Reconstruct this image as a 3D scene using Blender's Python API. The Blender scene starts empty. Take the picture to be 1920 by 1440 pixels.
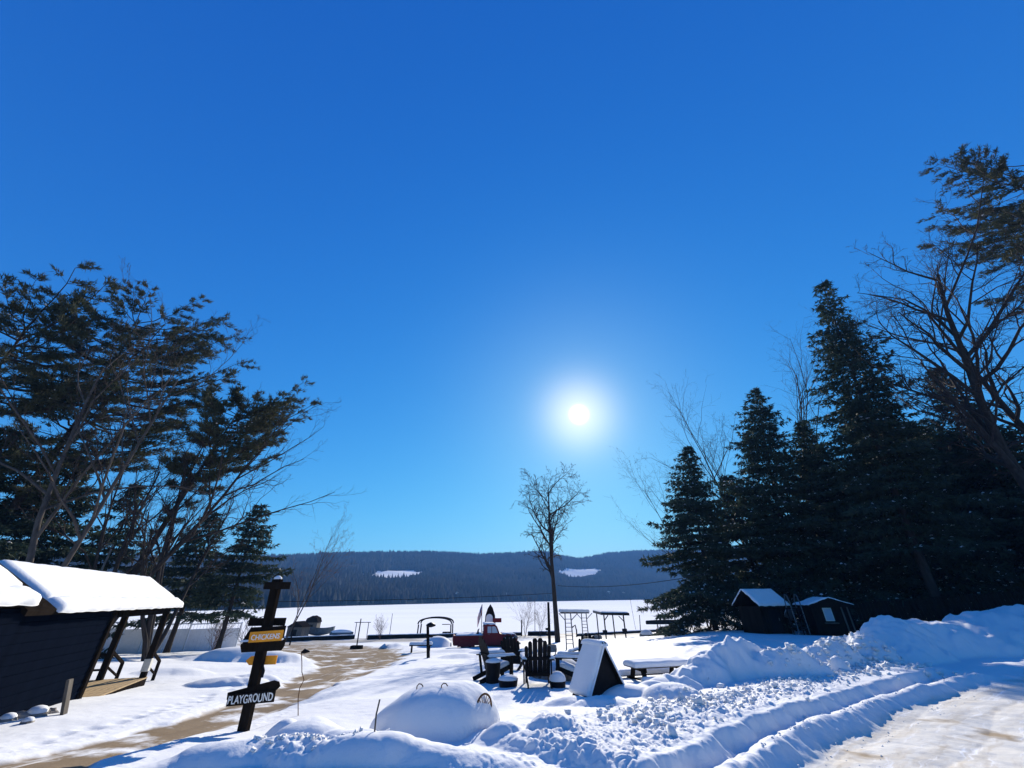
import bpy, math, random
import numpy as np
from mathutils import Vector, Matrix

# ------------------------------------------------------------------ camera, sky, sun, exposure
SC = bpy.context.scene
COL = SC.collection
CAM_Z, PITCH, ROLL, FPX = 5.2, math.radians(29.1), math.radians(0.5), 721.0
SUN_EL, SUN_AZ = math.radians(24.1), math.radians(10.75)      # azimuth clockwise from +Y
SUN_DIR = (math.sin(SUN_AZ) * math.cos(SUN_EL), math.cos(SUN_AZ) * math.cos(SUN_EL), math.sin(SUN_EL))

cam_d = bpy.data.cameras.new('camera')
cam = bpy.data.objects.new('camera', cam_d); COL.objects.link(cam)
cam_d.sensor_fit = 'HORIZONTAL'; cam_d.sensor_width = 36.0; cam_d.lens = 36.0 * FPX / 1920.0
cam_d.clip_start = 0.05; cam_d.clip_end = 20000
cam.matrix_world = (Matrix.Translation((0, 0, CAM_Z)) @ Matrix.Rotation(math.radians(90) + PITCH, 4, 'X')
                    @ Matrix.Rotation(-ROLL, 4, 'Z'))
SC.camera = cam

world = bpy.data.worlds.new('World'); SC.world = world; world.use_nodes = True
wn, wl = world.node_tree.nodes, world.node_tree.links
wn.clear()
sky = wn.new('ShaderNodeTexSky'); sky.sky_type = 'NISHITA'; sky.sun_disc = False
sky.sun_elevation = SUN_EL; sky.sun_rotation = SUN_AZ
sky.altitude = 300; sky.air_density = 1.0; sky.dust_density = 0.15; sky.ozone_density = 3.0
bg = wn.new('ShaderNodeBackground'); bg.inputs['Strength'].default_value = 0.113
# the camera's vivid rendering of a clear winter sky: one tone curve per channel
sep = wn.new('ShaderNodeSeparateColor'); cmb = wn.new('ShaderNodeCombineColor'); wl.new(sky.outputs[0], sep.inputs[0])
for ch, (pw, k) in enumerate(((1.6, 0.080), (0.95, 0.535), (0.48, 1.82))):
    q = wn.new('ShaderNodeMath'); q.operation = 'POWER'; q.inputs[1].default_value = pw; wl.new(sep.outputs[ch], q.inputs[0])
    r_ = wn.new('ShaderNodeMath'); r_.operation = 'MULTIPLY'; r_.inputs[1].default_value = k; wl.new(q.outputs[0], r_.inputs[0]); wl.new(r_.outputs[0], cmb.inputs[ch])
wl.new(cmb.outputs[0], bg.inputs['Color'])
# the sun itself as it stands in the sky: small disc and its aureole
tc = wn.new('ShaderNodeTexCoord')
dot = wn.new('ShaderNodeVectorMath'); dot.operation = 'DOT_PRODUCT'
nrm = wn.new('ShaderNodeVectorMath'); nrm.operation = 'NORMALIZE'
wl.new(tc.outputs['Generated'], nrm.inputs[0]); wl.new(nrm.outputs[0], dot.inputs[0])
dot.inputs[1].default_value = SUN_DIR
def wmath(op, a, b=None, clamp=False):
    n = wn.new('ShaderNodeMath'); n.operation = op; n.use_clamp = clamp
    for i, v in enumerate((a, b)):
        if v is None: continue
        if isinstance(v, (int, float)): n.inputs[i].default_value = v
        else: wl.new(v, n.inputs[i])
    return n.outputs[0]
d0 = wmath('MAXIMUM', dot.outputs['Value'], 0.0)
halo = wmath('ADD', wmath('MULTIPLY', wmath('POWER', d0, 13000.0), 9.0), wmath('MULTIPLY', wmath('POWER', d0, 300.0), 0.43))
halo = wmath('ADD', halo, wmath('MULTIPLY', wmath('POWER', d0, 30.0), 0.05))
bg2 = wn.new('ShaderNodeBackground'); bg2.inputs['Color'].default_value = (1.0, 0.78, 0.42, 1)
wl.new(halo, bg2.inputs['Strength'])
adds = wn.new('ShaderNodeAddShader'); wout = wn.new('ShaderNodeOutputWorld')
wl.new(bg.outputs[0], adds.inputs[0]); wl.new(bg2.outputs[0], adds.inputs[1]); wl.new(adds.outputs[0], wout.inputs['Surface'])

sun_d = bpy.data.lights.new('sun', 'SUN'); sun_d.energy = 5.0; sun_d.angle = math.radians(0.53); sun_d.color = (1.0, 0.93, 0.80)
sun = bpy.data.objects.new('sun', sun_d); COL.objects.link(sun)
sun.location = (0, 0, 60)
sun.rotation_euler = Vector(SUN_DIR).to_track_quat('Z', 'Y').to_euler()

SC.view_settings.view_transform = 'Standard'; SC.view_settings.look = 'None'
SC.view_settings.exposure = 0.80; SC.view_settings.gamma = 1.0; SC.view_settings.use_curve_mapping = False
SC.cycles.max_bounces = 6; SC.cycles.diffuse_bounces = 3; SC.cycles.volume_bounces = 0
SC.cycles.transparent_max_bounces = 12
SC.cycles.use_denoising = True

# ------------------------------------------------------------------ helpers
R = math.radians
def ray(px, py):
    """direction of the photograph's pixel (1920 x 1440) as seen from the camera position"""
    a, b = (px - 960) / FPX, -(py - 720) / FPX
    c, s = math.cos(ROLL), math.sin(ROLL)
    dx, dy = a * c + b * s, -a * s + b * c
    return Vector((dx, math.cos(PITCH) - math.sin(PITCH) * dy, math.sin(PITCH) + math.cos(PITCH) * dy))
def at(px, py, Y):
    r = ray(px, py); t = Y / r.y
    return Vector((r.x * t, Y, CAM_Z + r.z * t))

def hash2(ix, iy, seed):
    h = (ix.astype(np.int64) * 374761393 + iy.astype(np.int64) * 668265263 + seed * 974711) & 0xffffffff
    h = ((h ^ (h >> 13)) * 1274126177) & 0xffffffff
    return ((h ^ (h >> 16)) & 0xffffff) / float(0xffffff)
def perlin(x, y, seed=0):
    x = np.asarray(x, float); y = np.asarray(y, float)
    x0, y0 = np.floor(x), np.floor(y); fx, fy = x - x0, y - y0
    u, v = fx * fx * fx * (fx * (fx * 6 - 15) + 10), fy * fy * fy * (fy * (fy * 6 - 15) + 10)
    def g(i, j):
        a = hash2(x0 + i, y0 + j, seed) * 6.28318
        return np.cos(a) * (fx - i) + np.sin(a) * (fy - j)
    n0 = g(0, 0) * (1 - u) + g(1, 0) * u
    n1 = g(0, 1) * (1 - u) + g(1, 1) * u
    return (n0 * (1 - v) + n1 * v) * 1.5
def fbm(x, y, octs=4, seed=0, gain=0.5):
    t, a = 0.0, 1.0
    for o in range(octs):
        t = t + a * perlin(x * 2 ** o + 17.3 * o, y * 2 ** o - 9.1 * o, seed + o * 7); a *= gain
    return t
def worley(x, y, seed=0):
    x = np.asarray(x, float); y = np.asarray(y, float)
    x0, y0 = np.floor(x), np.floor(y); best = np.full(x.shape, 9.0)
    for i in (-1, 0, 1):
        for j in (-1, 0, 1):
            cx = x0 + i + hash2(x0 + i, y0 + j, seed); cy = y0 + j + hash2(x0 + i, y0 + j, seed + 91)
            best = np.minimum(best, (cx - x) ** 2 + (cy - y) ** 2)
    return np.sqrt(best)
def sstep(a, b, x):
    t = np.clip((np.asarray(x, float) - a) / (b - a), 0, 1); return t * t * (3 - 2 * t)

def mesh_np(name, verts, faces, mats, smooth=False, mat_idx=None, attrs=None):
    """verts (n,3); faces a list of integer arrays with 3 or 4 columns"""
    me = bpy.data.meshes.new(name)
    verts = np.ascontiguousarray(verts, dtype=np.float32)
    faces = [np.ascontiguousarray(f, dtype=np.int32) for f in (faces if isinstance(faces, list) else [faces]) if len(f)]
    nl = sum(f.size for f in faces); nf = sum(len(f) for f in faces)
    me.vertices.add(len(verts)); me.vertices.foreach_set('co', verts.ravel())
    me.loops.add(nl); me.loops.foreach_set('vertex_index', np.concatenate([f.ravel() for f in faces]))
    me.polygons.add(nf)
    tot = np.concatenate([np.full(len(f), f.shape[1], np.int32) for f in faces])
    me.polygons.foreach_set('loop_start', (np.cumsum(tot) - tot).astype(np.int32))
    if smooth: me.polygons.foreach_set('use_smooth', np.ones(nf, bool))
    for m in (mats if isinstance(mats, (list, tuple)) else [mats]): me.materials.append(m)
    if mat_idx is not None: me.polygons.foreach_set('material_index', np.asarray(mat_idx, np.int32))
    for k, v in (attrs or {}).items():
        a = me.attributes.new(k, 'FLOAT', 'POINT'); a.data.foreach_set('value', np.asarray(v, np.float32))
    me.update(calc_edges=True)
    return me
def link(name, me, parent=None, loc=None):
    o = bpy.data.objects.new(name, me); COL.objects.link(o)
    if parent is not None: o.parent = parent
    if loc is not None: o.location = loc
    return o
def tag(o, label, cat, group=None, kind=None):
    if label: o['label'] = label
    if cat: o['category'] = cat
    if group: o['group'] = group
    if kind: o['kind'] = kind
    return o
def thing(name, label, cat, loc=(0, 0, 0), rz=0.0, group=None):
    o = bpy.data.objects.new(name, None); COL.objects.link(o)
    o.empty_display_size = 0.2
    o.location = loc; o.rotation_euler = (0, 0, rz)
    return tag(o, label, cat, group)
def copy_tree(o, parent=None):
    c = o.copy(); COL.objects.link(c); c.parent = parent
    for ch in [k for k in bpy.data.objects if k.parent == o]: copy_tree(ch, c)
    return c

def frame(d, up=(0, 0, 1)):
    d = Vector(d).normalized(); u = Vector(up)
    if abs(d.dot(u)) > 0.98: u = Vector((1, 0, 0))
    s = d.cross(u).normalized(); return d, s, s.cross(d).normalized()
class MB:
    """collects shapes into one mesh"""
    def __init__(self): self.v, self.f, self.sm = [], [], []
    def add(self, vs, fs, smooth=False):
        b = len(self.v); self.v += [tuple(p) for p in vs]
        self.f += [tuple(i + b for i in f) for f in fs]; self.sm += [smooth] * len(fs); return self
    def hexa(self, p):   # 8 corners: bottom ring then top ring
        return self.add(p, [(3, 2, 1, 0), (4, 5, 6, 7), (0, 1, 5, 4), (1, 2, 6, 5), (2, 3, 7, 6), (3, 0, 4, 7)])
    def bevbox(self, c, ax, ay, az, bev=0.008):
        """box with chamfered edges; ax, ay, az are half-extent vectors"""
        c, A = Vector(c), [Vector(ax), Vector(ay), Vector(az)]
        L = [a.length for a in A]; bev = min(bev, 0.45 * min(L)); N = [a / l for a, l in zip(A, L)]
        vs, idx = [], {}
        for s in [(i, j, k) for i in (-1, 1) for j in (-1, 1) for k in (-1, 1)]:
            for m in range(3):
                p = c.copy()
                for q in range(3): p += N[q] * s[q] * (L[q] - (0 if q == m else bev))
                idx[s + (m,)] = len(vs); vs.append(p)
        fs = []
        def q(*k): fs.append(tuple(idx[a] for a in k))
        for m in range(3):
            a, b = [(1, 2), (2, 0), (0, 1)][m]
            for sg in (-1, 1):
                def key(i, j):
                    s = [0, 0, 0]; s[m] = sg; s[a] = i; s[b] = j; return tuple(s) + (m,)
                r = [key(-1, -1), key(1, -1), key(1, 1), key(-1, 1)]
                if sg < 0: r.reverse()
                q(*r)
        for m in range(3):
            a, b = [(1, 2), (2, 0), (0, 1)][m]
            for i in (-1, 1):
                for j in (-1, 1):
                    def key(e, w):
                        s = [0, 0, 0]; s[m] = e; s[a] = i; s[b] = j; return tuple(s) + (w,)
                    r = [key(-1, a), key(1, a), key(1, b), key(-1, b)]
                    if i * j < 0: r.reverse()
                    q(*r)
        for s in [(i, j, k) for i in (-1, 1) for j in (-1, 1) for k in (-1, 1)]:
            r = [s + (0,), s + (1,), s + (2,)]
            if s[0] * s[1] * s[2] < 0: r.reverse()
            q(*r)
        return self.add(vs, fs)
    def box(self, x0, x1, y0, y1, z0, z1, bev=0.008):
        return self.bevbox(((x0 + x1) / 2, (y0 + y1) / 2, (z0 + z1) / 2), ((x1 - x0) / 2, 0, 0), (0, (y1 - y0) / 2, 0), (0, 0, (z1 - z0) / 2), bev)
    def beam(self, p0, p1, w, h, up=(0, 0, 1), bev=0.006):
        p0, p1 = Vector(p0), Vector(p1); d, s, u = frame(p1 - p0, up)
        return self.bevbox((p0 + p1) / 2, (p1 - p0) / 2, s * w / 2, u * h / 2, bev)
    def tube(self, path, rad, n=8, cap=True, smooth=True):
        path = [Vector(p) for p in path]; k = len(path)
        if isinstance(rad, (int, float)): rad = [rad] * k
        vs, fs = [], []; ref = None
        for i, p in enumerate(path):
            d = (path[min(i + 1, k - 1)] - path[max(i - 1, 0)]).normalized()
            if ref is None: _, s, u = frame(d)
            else:
                s = (ref - d * ref.dot(d)).normalized(); u = s.cross(d)
            ref = s
            for j in range(n):
                a = 2 * math.pi * j / n; vs.append(p + (s * math.cos(a) + u * math.sin(a)) * rad[i])
        for i in range(k - 1):
            for j in range(n):
                fs.append((i * n + j, i * n + (j + 1) % n, (i + 1) * n + (j + 1) % n, (i + 1) * n + j))
        self.add(vs, fs, smooth)
        if cap: self.add(vs[:n], [tuple(range(n))[::-1]]); self.add(vs[-n:], [tuple(range(n))])
        return self
    def prism(self, poly, origin, u, v, w):
        """2D outline poly in the axes u, v at origin, extruded along the vector w (centred)"""
        o, u, v, w = Vector(origin), Vector(u), Vector(v), Vector(w)
        a = [o + u * x + v * y - w / 2 for x, y in poly]; b = [p + w for p in a]; n = len(poly)
        fs = [tuple(range(n))[::-1], tuple(range(n, 2 * n))] + [(i, (i + 1) % n, n + (i + 1) % n, n + i) for i in range(n)]
        if u.cross(v).dot(w) < 0: fs = [f[::-1] for f in fs]
        return self.add(a + b, fs)
    def lathe(self, prof, n=16, c=(0, 0, 0)):
        c = Vector(c); vs, fs = [], []
        for r, z in prof:
            for j in range(n):
                a = 2 * math.pi * j / n; vs.append(c + Vector((r * math.cos(a), r * math.sin(a), z)))
        for i in range(len(prof) - 1):
            for j in range(n): fs.append((i * n + j, i * n + (j + 1) % n, (i + 1) * n + (j + 1) % n, (i + 1) * n + j))
        self.add(vs, fs, True); m = len(prof) - 1
        return self.add(vs[:n], [tuple(range(n))[::-1]]).add(vs[m * n:], [tuple(range(n))])
    def snow(self, o, u, v, nrm, t=0.12, nu=24, nv=10, seed=1, edge=0.09, under=0.01, rough=0.12):
        """a settled layer of snow on the rectangle o, o+u, o+u+v, o+v with rounded uneven edges"""
        o, u, v, nn = Vector(o), Vector(u), Vector(v), Vector(nrm).normalized()
        lu, lv = u.length, v.length
        gi, gj = np.meshgrid(np.linspace(0, 1, nu), np.linspace(0, 1, nv), indexing='ij')
        gi = 0.5 - 0.5 * np.cos(gi * math.pi) if nu < 40 else gi
        gj = 0.5 - 0.5 * np.cos(gj * math.pi)
        e = np.minimum(np.minimum(gi, 1 - gi) * lu, np.minimum(gj, 1 - gj) * lv)
        k = np.clip(e / edge, 0, 1); h = t * (0.12 + 0.88 * np.sqrt(np.clip(1 - (1 - k) ** 2, 0, 1)))
        h = h * (1 + rough * fbm(gi * lu * 2.1 + seed, gj * lv * 2.1 + seed * 3.7, 3, seed))
        wob = 0.25 * edge
        wx = wob * perlin(gi * lu * 3 + seed, gj * lv * 3, seed + 5); wy = wob * perlin(gi * lu * 3, gj * lv * 3 + seed, seed + 9)
        vs = []
        for i in range(nu):
            for j in range(nv):
                vs.append(o + u * (gi[i, j] + wx[i, j] / lu) + v * (gj[i, j] + wy[i, j] / lv) + nn * (h[i, j]))
        fs = [(i * nv + j, (i + 1) * nv + j, (i + 1) * nv + j + 1, i * nv + j + 1) for i in range(nu - 1) for j in range(nv - 1)]
        rim = [i * nv for i in range(nu)] + [(nu - 1) * nv + j for j in range(1, nv)] + [i * nv + nv - 1 for i in range(nu - 2, -1, -1)] + [j for j in range(nv - 2, 0, -1)]
        base = len(vs); vs += [vs[i] - nn * (h.ravel()[i] + under) for i in rim]; m = len(rim)
        fs += [(rim[(i + 1) % m], rim[i], base + i, base + (i + 1) % m) for i in range(m)]
        fs.append(tuple(base + i for i in range(m)))
        if u.cross(v).dot(nn) < 0: fs = [f[::-1] for f in fs]
        return self.add(vs, fs, True)
    def mesh(self, name, mat):
        me = bpy.data.meshes.new(name); me.from_pydata(self.v, [], self.f)
        for m in (mat if isinstance(mat, (list, tuple)) else [mat]): me.materials.append(m)
        me.polygons.foreach_set('use_smooth', self.sm); me.update(); return me
    def build(self, name, mat, parent=None, loc=None):
        return link(name, self.mesh(name, mat), parent, loc)

# ------------------------------------------------------------------ materials
MATS = {}
def mat(name, col, rough=0.7, var=0.15, scale=6.0, bump=0.0, bscale=None, stretch=(1, 1, 1), metallic=0.0, col2=None, spec=0.06, coords='Object'):
    m = bpy.data.materials.new(name); m.use_nodes = True; MATS[name] = m
    n, l = m.node_tree.nodes, m.node_tree.links; b = n['Principled BSDF']
    b.inputs['Roughness'].default_value = rough; b.inputs['Metallic'].default_value = metallic
    b.inputs['Specular IOR Level'].default_value = spec
    t = n.new('ShaderNodeTexCoord'); mp = n.new('ShaderNodeMapping'); mp.inputs['Scale'].default_value = stretch
    l.new(t.outputs[coords], mp.inputs['Vector'])
    nz = n.new('ShaderNodeTexNoise'); nz.inputs['Scale'].default_value = scale; nz.inputs['Detail'].default_value = 6; nz.inputs['Roughness'].default_value = 0.62
    l.new(mp.outputs[0], nz.inputs['Vector'])
    rp = n.new('ShaderNodeValToRGB'); l.new(nz.outputs['Fac'], rp.inputs[0])
    c2 = col2 or tuple(min(1, c * (1 + var)) for c in col)
    c1 = col if col2 else tuple(c * (1 - var) for c in col)
    rp.color_ramp.elements[0].position = 0.32; rp.color_ramp.elements[1].position = 0.68
    rp.color_ramp.elements[0].color = (*c1, 1); rp.color_ramp.elements[1].color = (*c2, 1)
    l.new(rp.outputs[0], b.inputs['Base Color'])
    if bump:
        bp = n.new('ShaderNodeBump'); bp.inputs['Strength'].default_value = bump; bp.inputs['Distance'].default_value = 0.02
        if bscale:
            n2 = n.new('ShaderNodeTexNoise'); n2.inputs['Scale'].default_value = bscale; n2.inputs['Detail'].default_value = 5
            l.new(mp.outputs[0], n2.inputs['Vector']); l.new(n2.outputs['Fac'], bp.inputs['Height'])
        else: l.new(nz.outputs['Fac'], bp.inputs['Height'])
        l.new(bp.outputs[0], b.inputs['Normal'])
    return m
M = MATS
mat('snow', (0.73, 0.73, 0.725), 0.55, 0.03, 3.0, 0.25, 26.0, spec=0.0)
mat('dark_wood', (0.014, 0.011, 0.009), 0.85, 0.4, 5.0, 0.4, 30, (1, 1, 0.12), spec=0.0)
mat('grey_wood', (0.10, 0.088, 0.075), 0.85, 0.3, 6.0, 0.4, 30, (1, 1, 0.15))
mat('chair_paint', (0.010, 0.009, 0.009), 0.6, 0.3, 7.0, 0.15, 40)
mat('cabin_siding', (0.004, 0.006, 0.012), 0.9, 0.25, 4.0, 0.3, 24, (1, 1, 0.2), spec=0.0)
mat('cabin_trim', (0.10, 0.095, 0.09), 0.7, 0.25, 5.0, 0.2, 30)
mat('deck_wood', (0.36, 0.26, 0.15), 0.75, 0.25, 5.0, 0.3, 22)
mat('pale_paint', (0.55, 0.53, 0.48), 0.6, 0.15, 5.0, 0.1, 30)
mat('dark_metal', (0.012, 0.012, 0.014), 0.5, 0.3, 8.0, 0.1, 40, metallic=0.4)
mat('galvanised', (0.13, 0.135, 0.14), 0.55, 0.2, 9.0, 0.1, 40, metallic=0.3)
mat('rust', (0.10, 0.045, 0.02), 0.85, 0.5, 12.0, 0.4, 40)
mat('orange_paint', (0.75, 0.30, 0.03), 0.6, 0.18, 6.0, 0.15, 30)
mat('white_paint', (0.75, 0.74, 0.70), 0.6, 0.12, 8.0, 0.1, 30)
mat('truck_red', (0.17, 0.016, 0.024), 0.42, 0.4, 4.0, 0.1, 30, col2=(0.12, 0.02, 0.02))
mat('rubber', (0.02, 0.02, 0.02), 0.9, 0.2, 12.0)
mat('glass', (0.35, 0.40, 0.45), 0.08, 0.05, 3.0, spec=0.6)
mat('stone', (0.22, 0.20, 0.18), 0.9, 0.4, 5.0, 0.7, 9)
mat('vinyl', (0.70, 0.72, 0.75), 0.5, 0.05, 4.0)
mat('tarp', (0.10, 0.12, 0.13), 0.6, 0.3, 3.0, 0.4, 8)
mat('bark', (0.032, 0.026, 0.023), 0.95, 0.45, 7.0, 0.8, 18, (1, 1, 0.25), spec=0.1)
mat('bark_grey', (0.065, 0.056, 0.050), 0.95, 0.4, 7.0, 0.8, 18, (1, 1, 0.25), spec=0.1)
mat('twig', (0.040, 0.030, 0.027), 0.9, 0.3, 5.0, spec=0.1)
mat('twig_red', (0.13, 0.075, 0.055), 0.9, 0.3, 5.0, spec=0.1)
mat('hill_forest', (0.010, 0.014, 0.014), 1.0, 0, 0.012, col2=(0.050, 0.050, 0.048), spec=0.0)
mat('flag_red', (0.45, 0.03, 0.04), 0.8, 0.1, 6.0)
mat('flag_blue', (0.03, 0.05, 0.20), 0.8, 0.1, 6.0)
def needle_mat(name, c1, c2, sc=0.9):
    m = mat(name, c1, 0.75, 0, sc, col2=c2, spec=0.15)
    n, l = m.node_tree.nodes, m.node_tree.links; b = n['Principled BSDF']; out = n['Material Output']
    tr = n.new('ShaderNodeBsdfTranslucent'); mx = n.new('ShaderNodeMixShader'); mx.inputs[0].default_value = 0.22
    cr = [x for x in n if x.type == 'VALTORGB'][0]
    l.new(cr.outputs[0], tr.inputs['Color']); l.new(b.outputs[0], mx.inputs[1]); l.new(tr.outputs[0], mx.inputs[2]); l.new(mx.outputs[0], out.inputs['Surface'])
needle_mat('spruce_needle', (0.018, 0.032, 0.024), (0.045, 0.065, 0.042))
needle_mat('pine_needle', (0.026, 0.038, 0.022), (0.075, 0.075, 0.042), 0.5)
# ------------------------------------------------------------------ ground height
def anchor(px, py, Y): p = at(px, py, Y); return (p.x, p.y, p.z)
ANCH = [anchor(*a) for a in [
    (0, 1440, 5.9), (480, 1440, 5.9), (960, 1440, 5.9), (1300, 1440, 6.0), (1920, 1440, 6.2),
    (200, 1400, 7.1), (440, 1330, 10.4), (0, 1360, 8.7), (190, 1310, 12.4), (290, 1287, 15.6), (700, 1240, 27.5), (600, 1215, 44),
    (480, 1235, 28), (230, 1226, 35), (440, 1217, 42), (530, 1201, 60), (665, 1197, 64), (810, 1390, 7.4), (1005, 1290, 12.0), (905, 1250, 19),
    (905, 1213, 36), (803, 1235, 27), (1045, 1204, 46), (1065, 1217, 34), (960, 1199, 60), (870, 1199, 60), (1120, 1300, 11.3), (1230, 1275, 14.2), (1250, 1205, 28),
    (1250, 1190, 44), (1150, 1199, 54), (1400, 1290, 11.9), (1400, 1183, 31), (1520, 1190, 29), (1880, 1278, 11.2), (1900, 1400, 7.1),
    (1700, 1335, 9.0), (1570, 1262, 13.5), (1300, 1187, 42), (1350, 1183, 40)]]
ANCH += [(0, -4, 3.55), (-8, -4, 3.5), (10, -4, 3.55), (-6, 1, 3.5), (7, 1, 3.55), (0, 1.5, 3.55), (-20, 16, 3.1), (-16, 8, 3.3), (-42, 30, 2.6), (-60, 55, 1.4), (-45, 42, 1.6),
         (22, 20, 3.6), (36, 30, 3.9), (60, 55, 4.2), (24, 12, 3.8), (20, 2, 3.7), (-20, 0, 3.5), (45, 60, 2.4), (30, 62, 1.4), (70, 100, 2.5), (-90, 70, 2.0),
         (0, 64, 0.45), (-20, 58, 0.5), (18, 70, 0.35), (-35, 55, 0.55), (100, 60, 5), (110, 130, 4), (-120, 40, 4)]
def wq(x, y):
    r = np.sqrt(np.asarray(x, float) ** 2 + (np.asarray(y, float) + 12) ** 2); a = np.arctan2(x, np.asarray(y, float) + 12)
    return a * 1.6, np.log(r + 3) * 1.6
_A = np.array(ANCH); _ax, _ay = wq(_A[:, 0], _A[:, 1])
def _phi(d2): return 0.5 * d2 * np.log(d2 + 1e-9)
_n = len(_A); _K = _phi((_ax[:, None] - _ax) ** 2 + (_ay[:, None] - _ay) ** 2) + np.eye(_n) * 0.002
_Pm = np.stack([np.ones(_n), _ax, _ay], 1)
_S = np.linalg.solve(np.block([[_K, _Pm], [_Pm.T, np.zeros((3, 3))]]), np.concatenate([_A[:, 2], np.zeros(3)]))
SHX = [-400, -150, -90, -60, -30, 0, 20, 36, 48, 62, 90, 140, 400]
SHY = [30, 50, 58, 62, 66, 71, 75, 86, 104, 135, 190, 260, 300]
def shore_y(x): return np.interp(x, SHX, SHY)
def base_z(x, y):
    x = np.asarray(x, float); y = np.asarray(y, float); qx, qy = wq(x, y); z = _S[_n] + _S[_n + 1] * qx + _S[_n + 2] * qy
    for i in range(_n): z = z + _S[i] * _phi((qx - _ax[i]) ** 2 + (qy - _ay[i]) ** 2)
    z = np.clip(z, 0.3, 7.0)
    s = y - shore_y(x)
    return z * (1 - sstep(-14, 2.5, s)) - 0.6 * sstep(-2, 4, s) + 0.28 * sstep(-14, -1, s) * (1 - sstep(-1, 3, s))

def on_base(px, py):
    """where the pixel's ray meets the smooth ground"""
    r = ray(px, py); t = np.geomspace(3, 200, 1500)
    z = base_z(r.x * t, r.y * t) - (CAM_Z + r.z * t)
    i = int(np.argmax(z > 0)); return (r.x * t[i], r.y * t[i])
def sdist(x, y, poly):
    """distance to a polyline, its side (+ = left of travel) and position along it (0..1)"""
    best = np.full(x.shape, 1e9); side = np.zeros(x.shape); par = np.zeros(x.shape); P = np.array(poly, float)
    L = np.hypot(*(P[1:] - P[:-1]).T); tot = L.sum(); acc = 0
    for i in range(len(P) - 1):
        a, d = P[i], P[i + 1] - P[i]; t = np.clip(((x - a[0]) * d[0] + (y - a[1]) * d[1]) / (d @ d), 0, 1)
        dx, dy = x - a[0] - t * d[0], y - a[1] - t * d[1]; q = np.hypot(dx, dy); m = q < best
        best = np.where(m, q, best); side = np.where(m, np.sign(d[0] * dy - d[1] * dx), side); par = np.where(m, (acc + t * L[i]) / tot, par); acc += L[i]
    return best, side, par
# snow mounds: pixel of the foot facing the camera, half width, half depth, turn, height, sharpness
MOUNDS = []
def mound(px, py, rx, ry, h, rot=0.0, p=1.4, skew=0.0, back=0.0):
    x, y = on_base(px, py); MOUNDS.append((x, y + ry * 0.8 + back, rx, ry, R(rot), h, p, skew))
def crest(px, py, Y, rx, ry, rot=0.0, p=1.0, skew=0.0):
    """a heap whose top is seen at the pixel when it stands at forward distance Y"""
    q = at(px, py, Y); h = q.z - float(base_z(np.array([q.x]), np.array([Y]))[0])
    MOUNDS.append((q.x, Y, rx, ry, R(rot), max(h, 0.08), p, skew))
crest(822, 1286, 7.8, 1.02, 0.88, 8, 0.55, 0.1)          # the big rounded heap
crest(600, 1343, 7.2, 0.62, 0.55, -28, 0.9, 0.2); crest(545, 1347, 7.6, 0.34, 0.3); crest(522, 1385, 6.8, 0.4, 0.32); crest(660, 1372, 6.9, .5, .4, 20)
crest(480, 1391, 6.15, 0.85, 0.42, 8, 0.7); crest(400, 1398, 6.1, .6, .4, 15, .8); crest(570, 1402, 6.1, .5, .38, 0, .8); crest(335, 1425, 6.0, .6, .35, 25, .9)
crest(705, 1385, 6.05, 0.72, 0.42, -4, 0.7, 0.2); crest(790, 1408, 6.0, .6, .40, -10, .8); crest(880, 1420, 5.9, .8, .4, -8, .9)
crest(1035, 1372, 6.9, 0.34, 0.34, 15, 0.8); crest(945, 1382, 6.9, .3, .25); crest(1075, 1312, 9.6, 0.5, 0.4); crest(1130, 1325, 8.8, .6, .4)
crest(1175, 1290, 10.3, 0.8, 0.55, 8, 0.9, 0.2); crest(1225, 1284, 10.6, 0.5, 0.35, 0, .8); crest(1262, 1300, 9.6, 0.6, 0.5, -25, .9, .2)
crest(1255, 1272, 11.2, .9, .6, 0, 1.0); crest(1318, 1238, 12.2, 0.62, 0.8, -12, 0.8, 0.25); crest(1285, 1256, 11.8, .7, .6, 0, .8)
crest(1378, 1219, 12.4, 0.62, 0.9, -34, 0.9, 0.15); crest(1400, 1226, 12.2, 0.42, 1.0, -42, .8); crest(1350, 1236, 12.2, .4, .7, -25, 1.0)
crest(1455, 1240, 11.9, 0.80, 0.55, 8, 0.6, 0.15); crest(1498, 1246, 11.8, .7, .5, -15, .8); crest(1520, 1222, 13.2, 0.75, .8, -25, .9); crest(1555, 1214, 13.6, .8, .9, -35, .8)
crest(1568, 1246, 12.2, .3, .3, 0, 1.1); crest(1610, 1196, 14.6, .95, 1.3, -35, .8); crest(1650, 1168, 16.0, 1.2, 1.5, -38, .8); crest(1625, 1205, 13.9, .7, 1.0, -40, .8)
crest(1705, 1170, 16.4, 1.5, 1.8, -40, .75); crest(1690, 1190, 15.2, 1.1, 1.5, -45, .8); crest(1770, 1172, 16.6, 1.7, 1.8, -35, .7); crest(1840, 1156, 17.2, 2.2, 2.2, -20, .7); crest(1915, 1150, 17.4, 2.6, 2.3, -15, .65); crest(2010, 1150, 17.5, 3.0, 2.4, -10, .65)
crest(455, 1212, 27, 2.3, 1.5, 0, .7); crest(530, 1222, 27, 1.6, 1.2, 0, .8); crest(390, 1228, 27, 1.6, 1.2, 10, .9)
crest(690, 1208, 40, 1.6, 1.0, 0, .9); crest(725, 1204, 41, 2.6, 1.2); crest(760, 1240, 25, 1.7, 1.0, 40, 1.0); crest(850, 1216, 32, 2.0, 1.0); crest(868, 1225, 27, 1.5, .9, 0, .8); crest(920, 1216, 29, 1.8, 1.0)
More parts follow.
